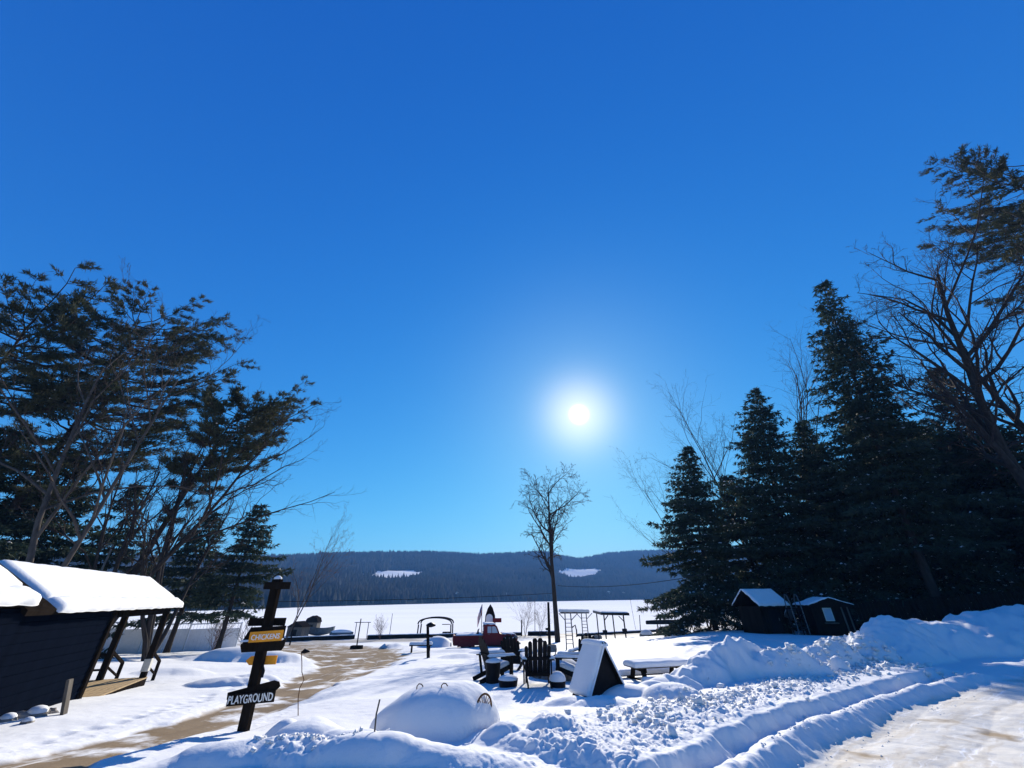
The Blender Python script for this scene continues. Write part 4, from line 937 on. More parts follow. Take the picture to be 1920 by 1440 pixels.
timber('short dark timber by the shore between red truck and thin stake', (940, 1179, 68), (979, 1177, 68.5), .30, 4)
timber('low dark timber by the shore in front of the thin shrubs', (990, 1178, 67), (1042, 1177, 68), .42, 5)
timber('long thin timber by the shore under the flat roofed boat lift', (1083, 1177, 66), (1240, 1166, 72), .22, 6)
# ---- posts, poles and frames near the shore
def pole(label, px, Y, top, r=.05, name='pole', material='dark_wood', base=None, taper=.8):
    p = stand(px, Y) if base is None else base; T = at(*top, Y) - p; t = thing(name, label, 'pole', p)
    MB().tube([-T.normalized() * .2, T * .5, T], [r, r * (1 + taper) / 2, r * taper], 8).build('shaft', M[material], t); return t, T
pole('short dark post standing behind the bent driveway marker', 543, 54, (551, 1171), .09)
t, T = pole('leaning pole set in a dark block beside the plowed turnaround', 668, 42, (677, 1160), .06)
MB().box(-.5, .5, -.3, .3, -.1, .28, .04).build('base_block', M['dark_wood'], t)
t, T = pole('thin leaning stake out on the lake ice beyond the shrub', 731, 78, (736, 1150), .05, base=V3((at(731, 1186, 78).x, 78, 0)))
t, T = pole('thin dark stake at the end of the short shore timber', 978, 66, (978, 1162), .10)
t, T = pole('tall thin flagpole like stake behind the thin shrubs', 1003, 70, (1003, 1128), .05)
t, T = pole('short stake standing beyond the boat lift', 1201, 74, (1199, 1153), .07)
t, T = pole('thin reed like stake on the ice between boat lift and canoe', 1189, 84, (1181, 1121), .03, base=V3((at(1189, 1160, 84).x, 84, 0)))
t, T = pole('slender stake on the ice beside the dark canoe', 1235, 86, (1228, 1126), .03, base=V3((at(1235, 1150, 86).x, 86, 0)))
t, T = pole('tall dark square pole rising from a stone ringed planter', 1031, 30, (1028, 1129), .105, taper=.7)
MB().lathe([(.42, -.1), (.46, .15), (.44, .40), (.30, .44), (.1, .42)], 12).build('planter', M['stone'], t)
for z in (.95, 1.25): MB().lathe([(.04, z - .05), (.13, z), (.13, z + .06), (.04, z + .10)], 8, (-.1, 0, 0)).build('knob', M['dark_metal'], t)
stone('rounded grey stone at the foot of the tall dark pole', stand(1022, 29.6), .42, 77, snow=False)
t, T = pole('dark wooden post with a round cap and snowy sides', 803, 27, (802, 1172), .10)
MB().lathe([(.05, T.z - .12), (.26, T.z - .06), (.30, T.z), (.20, T.z + .08), (.05, T.z + .14)], 12).build('cap', M['dark_metal'], t)
MB().box(-.16, .16, -.14, .14, T.z - .62, T.z - .5, .02).build('collar', M['dark_wood'], t)
# frame of two posts and a bar
pa, pb = stand(664, 64), stand(687, 64); t = thing('pipe_frame', 'pale pipe frame of two posts and a bar beside the leaning pole', 'frame', pa)
ha = at(668, 1167, 64).z - pa.z; d = pb - pa
MB().tube([(0, 0, -.1), (0, 0, ha)], .05, 6).build('leg', M['galvanised'], t); MB().tube([d - V3((0, 0, .2)), (d.x, d.y, ha)], .05, 6).build('leg', M['galvanised'], t); MB().tube([(-.3, 0, ha), (d.x + .3, d.y, ha)], .05, 6).build('crossbar', M['galvanised'], t)
# sheds, boats and sleds out on the ice
def ice_shed(label, px, pyb, Y, w, h, d, rz=0.0, gambrel=True):
    b = at(px, pyb, Y); t = thing('ice_shed', label, 'shed', (b.x, Y, 0), R(rz))
    MB().box(-w / 2, w / 2, 0, d, -.05, h * .66, .02).build('wall', M['grey_wood'], t)
    pr = [(-w * .56, h * .62), (-w * .42, h * .86), (0, h), (w * .42, h * .86), (w * .56, h * .62)] if gambrel else [(-w * .58, h * .64), (0, h), (w * .58, h * .64)]
    MB().prism(pr, (0, d / 2, 0), (1, 0, 0), (0, 0, 1), (0, d + .2, 0)).build('roof', M['dark_wood'], t)
    MB().box(-w * .18, w * .18, -.03, 0.01, .0, h * .5, .01).build('door', M['dark_wood'], t)
ice_shed('small barn roofed fishing hut standing on the lake ice beside a dark hull', 579, 1190, 80, 2.0, 2.7, 2.4, 8)
ice_shed('low grey fishing hut on the ice behind the short dark post', 549, 1194, 72, 2.6, 2.2, 2.0, -10, False)
def hull(nm, label, cat, p, L, w, h, material, rz=0.0, over=False, snow=0.0, group=None):
    t = thing(nm, label, cat, p, R(rz), group); n, k = 14, 7; vs = []
    for i in range(n + 1):
        s = i / n; b = math.sin(math.pi * (0.06 + 0.88 * s) ** (0.8)) ** .55; ww = w / 2 * max(b, .05); sheer = .25 * h * (2 * s - 1) ** 2
        for j in range(k):
            a = math.pi * j / (k - 1); x, z = -ww * math.cos(a), -h * math.sin(a) ** .7 * (0.65 + .35 * b)
            vs.append((L * (s - .5), x, (-z + 0 if over else z + h + sheer)))
    fs = [(i * k + j, (i + 1) * k + j, (i + 1) * k + j + 1, i * k + j + 1) for i in range(n) for j in range(k - 1)]
    fs += [tuple(range(k))[::-1], tuple(n * k + j for j in range(k))]
    me = MB().add(vs, fs, True); me.build('hull', M[material], t)
    if not over:
        for y0 in (0, k - 1): MB().tube([V3(vs[i * k + y0]) for i in range(n + 1)], .05, 6).build('gunwale', M[material], t)
        MB().beam((-.1 * L, -w * .4, h * .8), (-.1 * L, w * .4, h * .8), .25, .05).build('thwart', M['grey_wood'], t)
    if snow:
        q = [((x * .92), y * .8, z + (.04 + snow * math.sin(math.pi * (x / L + .5)) ** .5 if z > (.45 * h) else -.05)) for x, y, z in vs]
        MB().add(q, fs[:-2], True).build('snow_cap', M['snow'], t)
    return t
b = at(598, 1190, 76); hull('boat', 'dark boat hull lying on the ice beside the barn roofed hut', 'boat', (b.x, 76, 0), 4.6, 1.7, 1.0, 'tarp', 4)
b = at(640, 1190, 74); hull('sled', 'low covered sled with snow lumps on the lake ice', 'sled', (b.x, 74, 0), 3.6, 1.2, .75, 'tarp', 12, True, .18)
b = at(1257, 1159, 84); hull('canoe', 'long dark canoe resting upside down on low trestles on the ice', 'canoe', (b.x, 84, .75), 9.2, 1.3, .7, 'dark_wood', -2, True)
c = bpy.data.objects['canoe']
for x in (-2.6, 2.6): MB().beam((x, -.5, -.8), (x, 0, .1), .1, .1).beam((x, .5, -.8), (x, 0, .1), .1, .1).build('trestle', M['grey_wood'], c)
b = stand(1260, 41); hull('rowboat', 'overturned rowboat under snow on the lawn near the shore', 'boat', (b.x, b.y, b.z - .05), 2.6, 1.3, .62, 'grey_wood', 4, True, .10)
for px, Y, s, lb in ((1213, 52, .95, 'large dark rock on the shore near the boat lift'), (1120, 58, .9, 'dark mossy rock on the shore beside the climbing frame'), (932, 46, .6, 'flat dark rock on the beach behind the red truck'), (1013, 50, .45, 'small dark rock on the beach left of the lone tree')):
    stone(lb, stand(px, Y), s, int(px), snow=px in (1213, 932))
# arched canopy frame on the ice
def canopy():
    p = at(814, 1186, 74); t = thing('canopy_frame', 'dark arched canopy frame on posts standing on the ice', 'canopy', (p.x, 74, 0)); w, h = 2.7, 1.9
    for y in (0, 2.2):
        for s in (-1, 1): MB().tube([(s * w, y, -.05), (s * w * .98, y, h * .8)], .11, 6).build('leg', M['dark_wood'], t)
        MB().tube([(w * 1.02 * math.cos(a), y, h * .8 + .95 * math.sin(a) ** .7) for a in np.linspace(0.02, math.pi - .02, 14)], .12, 6).build('arch', M['dark_wood'], t)
    vs = [(w * 1.04 * math.cos(a), y, h * .8 + .06 + .98 * math.sin(a) ** .7) for a in np.linspace(.7, math.pi - .7, 14) for y in (-.1, 2.3)]
    MB().add(vs, [(2 * i, 2 * i + 1, 2 * i + 3, 2 * i + 2) for i in range(13)]).add([(x, y, z - .08) for x, y, z in vs], [(2 * i, 2 * i + 2, 2 * i + 3, 2 * i + 1) for i in range(13)]).build('cover', M['dark_wood'], t)
    MB().box(1.2, 2.4, .8, 1.4, -.02, .45, .05).build('seat', M['dark_metal'], t); MB().tube([(1.2, 0, h * .8), (2.5, 0, h * .8)], .06, 6).build('brace', M['dark_wood'], t)
canopy()
# flat roofed boat lift
def lift():
    a, b = stand(1137, 50), stand(1174, 48); t = thing('boat_lift', 'dark flat roofed boat lift frame with four legs at the shore', 'boat lift', a); d = b - a
    h = at(1130, 1148, 50).z - a.z
    for o in (V3((0, 0, 0)), V3((d.x, d.y, d.z)), V3((.5, 7, -.7)), V3((d.x + .4, d.y + 7, -.7))):
        MB().tube([(o.x, o.y, o.z - .15), (o.x, o.y, h - .1)], .075, 6).build('leg', M['dark_metal'], t)
    MB().hexa([(-.35, -.3, h - .25), (d.x + .6, d.y - .3, h - .25), (d.x + .9, d.y + 7.3, h - .25), (.1, 7.3, h - .25), (-.35, -.3, h), (d.x + .6, d.y - .3, h), (d.x + .9, d.y + 7.3, h), (.1, 7.3, h)]).build('roof', M['dark_metal'], t)
    MB().snow((.1, 7.3, h), (d.x + .85, d.y, 0), (-.45, -7.6, 0), (0, 0, 1), .09, 14, 14, 9, .2).build('snow_cap', M['snow'], t)
    for o in (V3((0, 0, .75)), V3((d.x, d.y, d.z + .7))): MB().box(o.x - .3, o.x + .18, o.y - .12, o.y + .12, o.z - .12, o.z + .14, .03).build('winch', M['dark_metal'], t)
    MB().tube([(0, 0, h - .8), (.5, .2, h - .3)], .05, 6).tube([(d.x, d.y, h - .8), (d.x - .5, d.y, h - .3)], .05, 6).build('brace', M['dark_metal'], t)
lift()
# climbing frame with two ladders and snow along its top
def climber():
    a, b = stand(1069, 33.5), stand(1099, 40); t = thing('climbing_frame', 'tall climbing frame with two ladders and a thick snow topped beam', 'climbing frame', a); d = b - a
    h = at(1058, 1149, 33.5).z - a.z; h2 = at(1090, 1149, 40).z - a.z; w = .26
    for o, hh in ((V3((0, 0, 0)), h), (d, h2)):
        ld = MB().tube([(o.x - w, o.y, o.z - .15), (o.x - w * .8, o.y, hh)], .045, 6).tube([(o.x + w, o.y, o.z - .15), (o.x + w * .8, o.y, hh)], .045, 6)
        n = 7
        for k in range(n): z = o.z + .35 + k * (hh - o.z - .5) / n; ld.tube([(o.x - w, o.y, z), (o.x + w, o.y, z)], .022, 5)
        ld.build('ladder', M['galvanised'], t)
        MB().tube([(o.x + w * .8, o.y, hh - .5), (o.x + w + .5, o.y, hh - .02)], .03, 5).tube([(o.x - w * .8, o.y, hh - .5), (o.x - w - .4, o.y, hh - .02)], .03, 5).build('brace', M['galvanised'], t)
    q = MB().hexa([(-.55, -.2, h - .05), (d.x + .45, d.y - .3, h2 - .05), (d.x + .4, d.y + .5, h2 - .05), (-.5, .7, h - .05), (-.55, -.2, h + .06), (d.x + .45, d.y - .3, h2 + .06), (d.x + .4, d.y + .5, h2 + .06), (-.5, .7, h + .06)]).build('beam', M['grey_wood'], t)
    MB().snow((-.6, -.25, h + .05), (d.x + 1.1, d.y, h2 - h), (0, 1.0, 0), (0, 0, 1), .20, 30, 10, 6, .14).build('snow_cap', M['snow'], t)
    MB().tube([(w, -.05, 1.35), (w + .22, -.05, 1.5), (w + .30, -.05, 1.15), (w + .28, -.05, .75)], .05, 6).build('grab_handle', M['dark_metal'], t)
climber()

# ---- old red pickup
def truck():
    b = stand(908, 36.5) - V3((0, 0, .30)); t = thing('pickup_truck', 'old dark red pickup truck with snow on cab, bed and fenders', 'truck', b, R(8)); t.scale = (1.08, 1, .93); W = .86
    def side(poly, w, nm, m, parent=None): return MB().prism(poly, (0, 0, 0), (1, 0, 0), (0, 0, 1), (0, w, 0)).build(nm, M[m], parent or t)
    bed = side([(-2.25, .48), (-.12, .48), (-.12, 1.12), (-2.25, 1.12)], 2 * W - .1, 'bed', 'truck_red')
    MB().box(-2.30, -2.2, -W, W, .55, 1.18, .03).build('tailgate', M['truck_red'], bed)
    for y in (-W + .04, W - .04): MB().beam((-2.25, y, 1.14), (-.12, y, 1.14), .1, .06).build('bed_rail', M['truck_red'], bed)
    cab = side([(-.12, .45), (1.25, .45), (1.25, 1.22), (1.05, 1.28), (.86, 1.78), (.70, 1.92), (.1, 1.95), (-.08, 1.84), (-.12, 1.3)], 2 * W - .22, 'cab', 'truck_red')
    hood = side([(1.2, .55), (2.35, .55), (2.42, .95), (2.3, 1.16), (1.2, 1.26)], 1.0, 'hood', 'truck_red')
    MB().prism([(.16, 1.32), (.92, 1.32), (.76, 1.72), (.66, 1.78), (.16, 1.78)], (0, 0, 0), (1, 0, 0), (0, 0, 1), (0, 2 * W - .205, 0)).build('side_window', M['glass'], cab)
    MB().beam((.46, -W + .10, 1.3), (.46, -W + .10, 1.8), .04, .03, (0, 1, 0)).beam((.46, W - .10, 1.3), (.46, W - .10, 1.8), .04, .03, (0, 1, 0)).build('window_bar', M['truck_red'], cab)
    MB().box(-.135, -.10, -.5, .5, 1.40, 1.76, .01).build('rear_window', M['glass'], cab)
    MB().beam((.2, -W + .105, 1.22), (.34, -W + .095, 1.22), .02, .03).build('door_handle', M['galvanised'], cab)
    for x, r in ((-1.35, .36), (1.75, .36)):
        for y in (-1, 1):
            arc = [(x + .62 * math.cos(a), .42 + .48 * math.sin(a)) for a in np.linspace(-.05, math.pi + .05, 12)]
            MB().prism(arc + [(x - .45, .42), (x + .45, .42)][::1], (0, y * (W - .06), 0), (1, 0, 0), (0, 0, 1), (0, .34, 0)).build('fender', M['truck_red'], t)
            wh = MB().tube([(x, y * (W - .16), .34), (x, y * (W + .06), .34)], r, 18).build('wheel', M['rubber'], t)
            MB().tube([(x, y * (W + .05), .34), (x, y * (W + .085), .34)], .19, 14).build('hubcap', M['galvanised'], wh)
    MB().box(.2, 1.3, -W - .04, W + .04, .38, .46, .02).build('running_board', M['dark_metal'], t)
    MB().beam((2.52, -W, .55), (2.52, W, .55), .08, .14).build('bumper', M['galvanised'], t); MB().beam((-2.42, -W, .52), (-2.42, W, .52), .08, .14).build('rear_bumper', M['galvanised'], t)
    for y in (-.62, .62): MB().tube([(2.1, y, .98), (2.36, y, .98)], [.10, .14], 12).build('headlight', M['galvanised'], t)
    for y in (-.70, .70): MB().box(-2.325, -2.295, y - .05, y + .05, .8, .92, .01).build('tail_light', M['flag_red'], t)
    MB().snow((-.10, -W + .12, 1.94), (.85, 0, -.03), (0, 2 * W - .24, 0), (0, 0, 1), .12, 16, 14, 3, .15).build('roof_snow', M['snow'], cab)
    MB().snow((-2.1, -W + .10, 1.12), (1.95, 0, 0), (0, 2 * W - .2, 0), (0, 0, 1), .14, 20, 14, 5, .2).build('bed_snow', M['snow'], bed)
    MB().snow((1.22, -.5, 1.22), (1.05, 0, -.10), (0, 1.0, 0), (0, 0, 1), .10, 14, 10, 7, .15).build('hood_snow', M['snow'], hood)
    for y in (-1, 1): MB().snow((1.3, y * (W - .06) - .16, .90), (.9, 0, 0), (0, .32, 0), (0, 0, 1), .09, 12, 8, 9, .1).build('fender_snow', M['snow'], t)
    MB().tube([(-.55, -.5, 1.1), (-.5, -.5, 1.55), (-.42, -.5, 1.62)], [.10, .05, .03], 7).tube([(-.8, -.45, 1.1), (-.55, -.5, 1.3)], .06, 6).build('load', M['dark_metal'], bed)
truck()
# upright rowboat used as a marker, and a flag
b = stand(918, 39); t = thing('upright_rowboat', 'dark rowboat stood upright with a pale inner panel behind the red truck', 'boat', b)
k = mpp(at(920, 1160, 39)); h = at(917, 1133, 39).z - b.z; w = 9.5 * k
MB().prism([(-w, 0), (w, 0), (w * 1.05, h * .5), (w * .95, h * .72), (w * .5, h * .90), (0, h), (-w * .5, h * .90), (-w * .95, h * .72), (-w * 1.05, h * .5)], (0, .16, 0), (1, 0, 0), (0, 0, 1), (0, .32, 0)).build('hull', M['dark_wood'], t)
arc = [(w * .68 * math.cos(a), h * .66 + w * .68 * math.sin(a)) for a in np.linspace(0, math.pi, 10)]
MB().prism([(-w * .68, h * .3), (w * .68, h * .3)] + arc, (-.06, -.012, 0), (1, 0, 0), (0, 0, 1), (0, .02, 0)).build('inner_panel', M['vinyl'], t)
q = at(932, 1163, 38.8) - b; MB().box(q.x - .38, q.x + .38, q.y - .03, q.y + .03, q.z - .16, q.z + .16, .02).build('name_board', M['truck_red'], t); MB().beam((w * .8, .05, q.z), (q.x, q.y, q.z), .05, .08).build('bracket', M['dark_wood'], t)
b = stand(902, 38); t = thing('flag', 'small striped red and white flag hanging limp beside the upright rowboat', 'flag', b); h = at(906, 1133, 38).z - b.z
MB().tube([(0, 0, -.1), (0, 0, h)], .03, 6).build('flagpole', M['dark_wood'], t)
for i in range(7):
    x0, x1 = -.05 - i * .045, -.05 - (i + 1) * .045; zt0, zt1 = h - .05 - i * .13, h - .05 - (i + 1) * .13
    vs = [(x0, .03 * math.sin(i), zt0), (x1, .03 * math.sin(i + 1), zt1), (x1 + .02, .03 * math.cos(i + 1), zt1 - .75), (x0 + .02, .03 * math.cos(i), zt0 - .75)]
    MB().hexa(vs + [(x, y + .012, z) for x, y, z in vs]).build('stripe', M['flag_red'] if i % 2 == 0 else M['white_paint'], t)
vs = [(-.04, -.02, h - .03), (-.18, -.02, h - .40), (-.17, -.02, h - .75), (-.03, -.02, h - .36)]; MB().hexa([(x, y - .03, z) for x, y, z in vs] + [(x, y + .005, z) for x, y, z in vs]).build('canton', M['flag_blue'], t)
# snow covered bench below the capped post
b = stand(788, 33); t = thing('bench', 'low dark bench loaded with snow beside the capped post', 'bench', b, R(8))
MB().box(-.8, .8, -.25, .25, .38, .45, .015).build('seat', M['dark_wood'], t)
for x in (-.62, .62): MB().box(x - .05, x + .05, -.2, .2, -.2, .39).build('leg', M['dark_wood'], t)
MB().snow((-.8, -.25, .45), (1.6, 0, 0), (0, .5, 0), (0, 0, 1), .16, 20, 10, 3, .14).build('snow_cap', M['snow'], t)

# ---- chairs around the fire pit
def adirondack():
    c = thing('adirondack_chair', 'x', 'chair', (0, 0, 0))                      # faces +y, back towards -y
    m = M['chair_paint']; sl = V3((0, -math.sin(R(20)), math.cos(R(20)))); nb = V3((0, math.cos(R(20)), math.sin(R(20)))); o = V3((0, -.22, .22))
    for i, (x, w, h) in enumerate([(-.300, .088, .70), (-.200, .102, .81), (-.080, .119, .885), (.050, .119, .89), (.170, .104, .82), (.274, .090, .71)]):
        top = [(-w / 2, 0), (w / 2, 0), (w / 2 * 1.03, h - .03), (w * .25, h + .012), (-w * .25, h + .012), (-w / 2 * 1.03, h - .03)]
        MB().prism(top, o + V3((x * .95, 0, 0)), (V3((1, 0, 0))), (sl + V3((x * .13, 0, 0))).normalized(), nb * .022).build('back_slat', m, c)
    MB().beam(o + V3((-.33, -.03, 0)) + sl * .42, o + V3((.33, -.03, 0)) + sl * .42, .025, .08, sl).beam(o + V3((-.28, -.03, 0)) + sl * .06, o + V3((.28, -.03, 0)) + sl * .06, .025, .08, sl).build('back_rail', m, c)
    for k in range(6):
        y = -.20 + k * .095; z = .235 + (y + .2) * .26; MB().bevbox((0, y, z), (.29, 0, 0), (0, .040, .011), (0, -.003, .010), .003).build('seat_slat', m, c)
    for s in (-1, 1):
        MB().beam((s * .29, .36, .36), (s * .29, -.62, .03), .03, .11).build('runner', m, c)
        MB().beam((s * .33, .30, -.12), (s * .33, .30, .58), .035, .11, (0, 1, 0)).build('leg', m, c)
        MB().beam((s * .33, -.34, .10), (s * .33, -.42, .58), .03, .07, (0, 1, 0)).build('arm_support', m, c)
        MB().prism([(-.06, -.50), (.05, -.50), (.085, .36), (.05, .42), (-.06, .42), (-.085, .36)], (s * .36, 0, .59), (1, 0, 0), (0, 1, 0), (0, 0, .025)).build('arm', m, c)
        MB().snow((s * .36 - .065, -.42, .602), (.13, 0, 0), (0, .80, 0), (0, 0, 1), .06, 8, 16, 3 + s, .05).build('arm_snow', M['snow'], c)
    MB().snow((-.27, -.18, .25), (.54, 0, 0), (0, .46, .12), (0, 0, 1), .11, 14, 12, 5, .09).build('seat_snow', M['snow'], c)
    return c
proto = adirondack(); CH = 'wooden chairs around the fire pit'
def chair(lb, px, py, rz, sc=1.02, first=False, Y=None):
    p = on_ground(px, py) if Y is None else stand(px, Y); o = proto if first else copy_tree(proto)
    o.location = (p.x, p.y, p.z - .02); o.rotation_euler = (0, 0, R(rz)); o.scale = (sc,) * 3; o['label'] = lb; o['group'] = CH; return p
pc = chair('dark slatted wooden chair with its back turned, casting a striped shadow on the snow', 1008, 1283, 3, first=True)
chair('dark wooden chair seen from the side, facing right next to the barrel', 932, 1274, -66)
chair('dark wooden chair with a tall back behind the other chairs near the red truck', 966, 1256, -22, 1.08)
chair('dark wooden chair facing left beside the triangular shelter', 1070, 1277, 78)
chair('dark wooden chair with a rounded solid looking back behind the triangular shelter', 1098, 1260, 152, 1.03)
stone('round boulder with a snow rim beside the farthest rounded chair', stand(1116, 17.5), .36, 88, snow=False)
def tub(lb, px, py, r, h, cap, seed, sx=1.0):
    p = on_ground(px, py); t = thing('tub', lb, 'tub', p - V3((0, 0, .05)), seed, 'tubs by the chairs'); t.scale = (sx, sx, sx)
    MB().lathe([(r * .88, -.08), (r * .94, h * .5), (r, h), (r * 1.03, h + .02), (r * .9, h + .02)], 14).build('shell', M['dark_metal'], t)
    rng = random.Random(seed); MB().lathe([(r * .98, h), (r * 1.05, h + cap * .25), (r * .9, h + cap * .62), (r * .55, h + cap * .9), (r * .2, h + cap), (.01, h + cap * 1.01)], 14).build('snow_cap', M['snow'], t)
tub('tall dark barrel capped with snow beside the sideways chair', 924, 1280, .21, .50, .12, 1)
tub('low dark tub with a rounded snow dome between two chairs', 953, 1287, .26, .18, .12, 2)
tub('dark tub with a tall snow dome beside the turned chair', 1046, 1288, .21, .16, .22, 3)
# fire pit under snow
p = stand(1042, 14.5); t = thing('fire_pit', 'round stone fire pit buried under snow between the chairs', 'fire pit', p)
for i in range(12):
    a = i * math.pi / 6; rng = random.Random(i); MB().bevbox((.62 * math.cos(a), .62 * math.sin(a), .10), (.14 * math.cos(a), .14 * math.sin(a), 0), (-.13 * math.sin(a), .13 * math.cos(a), 0), (0, 0, .14 + .02 * rng.random()), .04).build('stone', M['stone'], t)
MB().lathe([(.78, .18), (.74, .30), (.55, .42), (.25, .48), (.02, .49)], 20).build('snow_cap', M['snow'], t)
MB().tube([(-.3, -.2, .42), (0, -.1, .55), (.25, 0, .46)], .018, 5).tube([(0, -.1, .55), (.06, -.1, .72)], .014, 5).build('branch', M['bark'], t)
# triangular shelter
def aframe():
    p = on_ground(1142, 1297); t = thing('triangular_shelter', 'small black triangular shelter with snow covering its sloping side', 'shelter', p - V3((0, 0, .04)), R(26)); w, h, L = .47, .84, .72
    for s in (-1, 1):
        d = V3((s * w, 0, -h)).normalized(); n = V3((s * h, 0, w)).normalized(); o = V3((0, 0, h))
        q = MB().bevbox(o + d * 0.47 + V3((0, L / 2, 0)) - n * .02, d * .52, (0, L / 2, 0), n * .018, .006).build('panel', M['dark_wood'], t)
        MB().beam(o + d * .01 + V3((0, -.012, 0)), o + d * .97 + V3((0, -.012, 0)), .035, .02, (0, 1, 0), .004).build('edge_trim', M['vinyl'], t)
        MB().snow(o + d * .99 + V3((0, .0, 0)), (0, L, 0), -d * 1.01, n, .07 if s < 0 else .03, 24, 30, 4 + s, .06, rough=.1).build('snow_cover', M['snow'], t)
    MB().prism([(-w * .98, -.1), (w * .98, -.1), (0, h * .93)], (0, .10, 0), (1, 0, 0), (0, 0, 1), (0, .02, 0)).build('end_shade_sheet', M['dark_metal'], t)  # black sheet set in the open end, standing in for the shade inside
    MB().prism([(-w * .98, -.1), (w * .98, -.1), (0, h * .93)], (0, L - .05, 0), (1, 0, 0), (0, 0, 1), (0, .02, 0)).build('end_shade_sheet', M['dark_metal'], t)
    MB().snow((-.10, -.01, h - .03), (.20, 0, 0), (0, L + .02, 0), (0, 0, 1), .09, 8, 20, 8, .07).build('ridge_snow', M['snow'], t)
aframe()
# picnic table
def picnic():
    p = at(1231, 1238, 14.2) - V3((0, 0, .84)); t = thing('picnic_table', 'wooden picnic table with attached benches under a layer of snow', 'picnic table', p, R(14)); L = .92
    for k in range(5): MB().box(-L, L, -.37 + k * .15, -.23 + k * .15, .70, .74).build('top_plank', M['grey_wood'], t)
    for s in (-1, 1):
        for k in range(2): MB().box(-L, L, s * .70 - .14 + k * .145, s * .70 - .005 + k * .145, .40, .44).build('bench_plank', M['grey_wood'], t)
        MB().snow((-L, s * .70 - .14, .44), (2 * L, 0, 0), (0, .28, 0), (0, 0, 1), .12, 26, 8, 4 + s, .08).build('bench_snow', M['snow'], t)
        x = s * .66
        MB().beam((x, -.25, .70), (x, -.62, -.12), .05, .13, (1, 0, 0)).build('leg', M['dark_wood'], t); MB().beam((x, .25, .70), (x, .62, -.12), .05, .13, (1, 0, 0)).build('leg', M['dark_wood'], t)
        MB().beam((x + .055, -.82, .345), (x + .055, .82, .345), .05, .11).build('bench_support', M['dark_wood'], t); MB().beam((x + .055, -.37, .65), (x + .055, .37, .65), .05, .10).build('top_batten', M['dark_wood'], t)
    MB().snow((-L - .02, -.385, .74), (2 * L + .04, 0, 0), (0, .77, 0), (0, 0, 1), .12, 34, 16, 8, .10).build('top_snow', M['snow'], t)
picnic()
# half buried wheel and handles on the big heap
def wheel():
    p = on_ground(907, 1326); t = thing('wheel', 'rusty spoked wheel half buried in the big snow heap', 'wheel', p + V3((0, .05, 0)), R(52)); r = .17; c = V3((0, 0, -.02))
    MB().tube([c + V3((r * math.cos(a), 0, r * math.sin(a))) for a in np.linspace(-.5, math.pi + .5, 22)], .014, 7).build('rim', M['rust'], t)
    for k in range(9):
        a = k * math.pi / 8; MB().tube([c, c + V3((r * math.cos(a), 0, r * math.sin(a)))], .006, 4).build('spoke', M['rust'], t)
wheel()
for px, py, lb in ((786, 1291, 'small rusty handle sticking out of the snow behind the big heap'), (832, 1290, 'curved rusty handle bar on the crest of the big snow heap')):
    p = on_ground(px, py); t = thing('handle', lb, 'handle', p); t.scale = (.45,) * 3
    MB().tube([(-.09, 0, -.12), (-.08, 0, .07), (-.02, .0, .13), (.07, 0, .12), (.13, 0, .05)], .018, 7).build('grip', M['rust'], t)
p = on_ground(703, 1372); t = thing('stake', 'thin pale stake at the left foot of the big snow heap', 'stake', p); MB().tube([(0, 0, -.1), (-.01, 0, .16), (.01, 0, .30)], .010, 6).build('shaft', M['grey_wood'], t)

# ---- right hand side: shed, slide, playhouse, fence and house behind the trees
def shed():
    b = stand(1462, 29); t = thing('shed', 'dark garden shed with a snow covered pitched roof under the spruces', 'shed', b, R(16)); w, d, h = 1.05, 1.8, 1.5
    MB().box(-w, w, 0, d, -.3, h, .01).build('wall', M['dark_wood'], t)
    for k in range(11): MB().box(-w + k * .191, -w + k * .191 + .175, -.022, .004, -.2, h - .02, .004).build('siding_board', M['dark_wood'], t)
    q = MB().prism([(-.25, h - .06), (-.25, h + .04), (d / 2, h + 1.0), (d + .25, h + .04), (d + .25, h - .06), (d / 2, h + .88)], (0, 0, 0), (0, 1, 0), (0, 0, 1), (2 * w + .4, 0, 0)).build('roof', M['dark_wood'], t)
    for y0, y1 in ((-.25, d / 2), (d + .25, d / 2)): MB().snow((-w - .2, y0, h + .03), (2 * w + .4, 0, 0), (0, y1 - y0, .95), (0, -(.95) * (1 if y1 > y0 else -1), abs(y1 - y0)), .12, 26, 12, 3, .1).build('roof_snow', M['snow'], q)
    dr = MB().box(-.45, .35, -.05, -.02, -.1, 1.35, .01).build('door', M['dark_metal'], t); MB().box(.22, .27, -.08, -.045, .7, .85, .005).build('handle', M['galvanised'], dr)
shed()
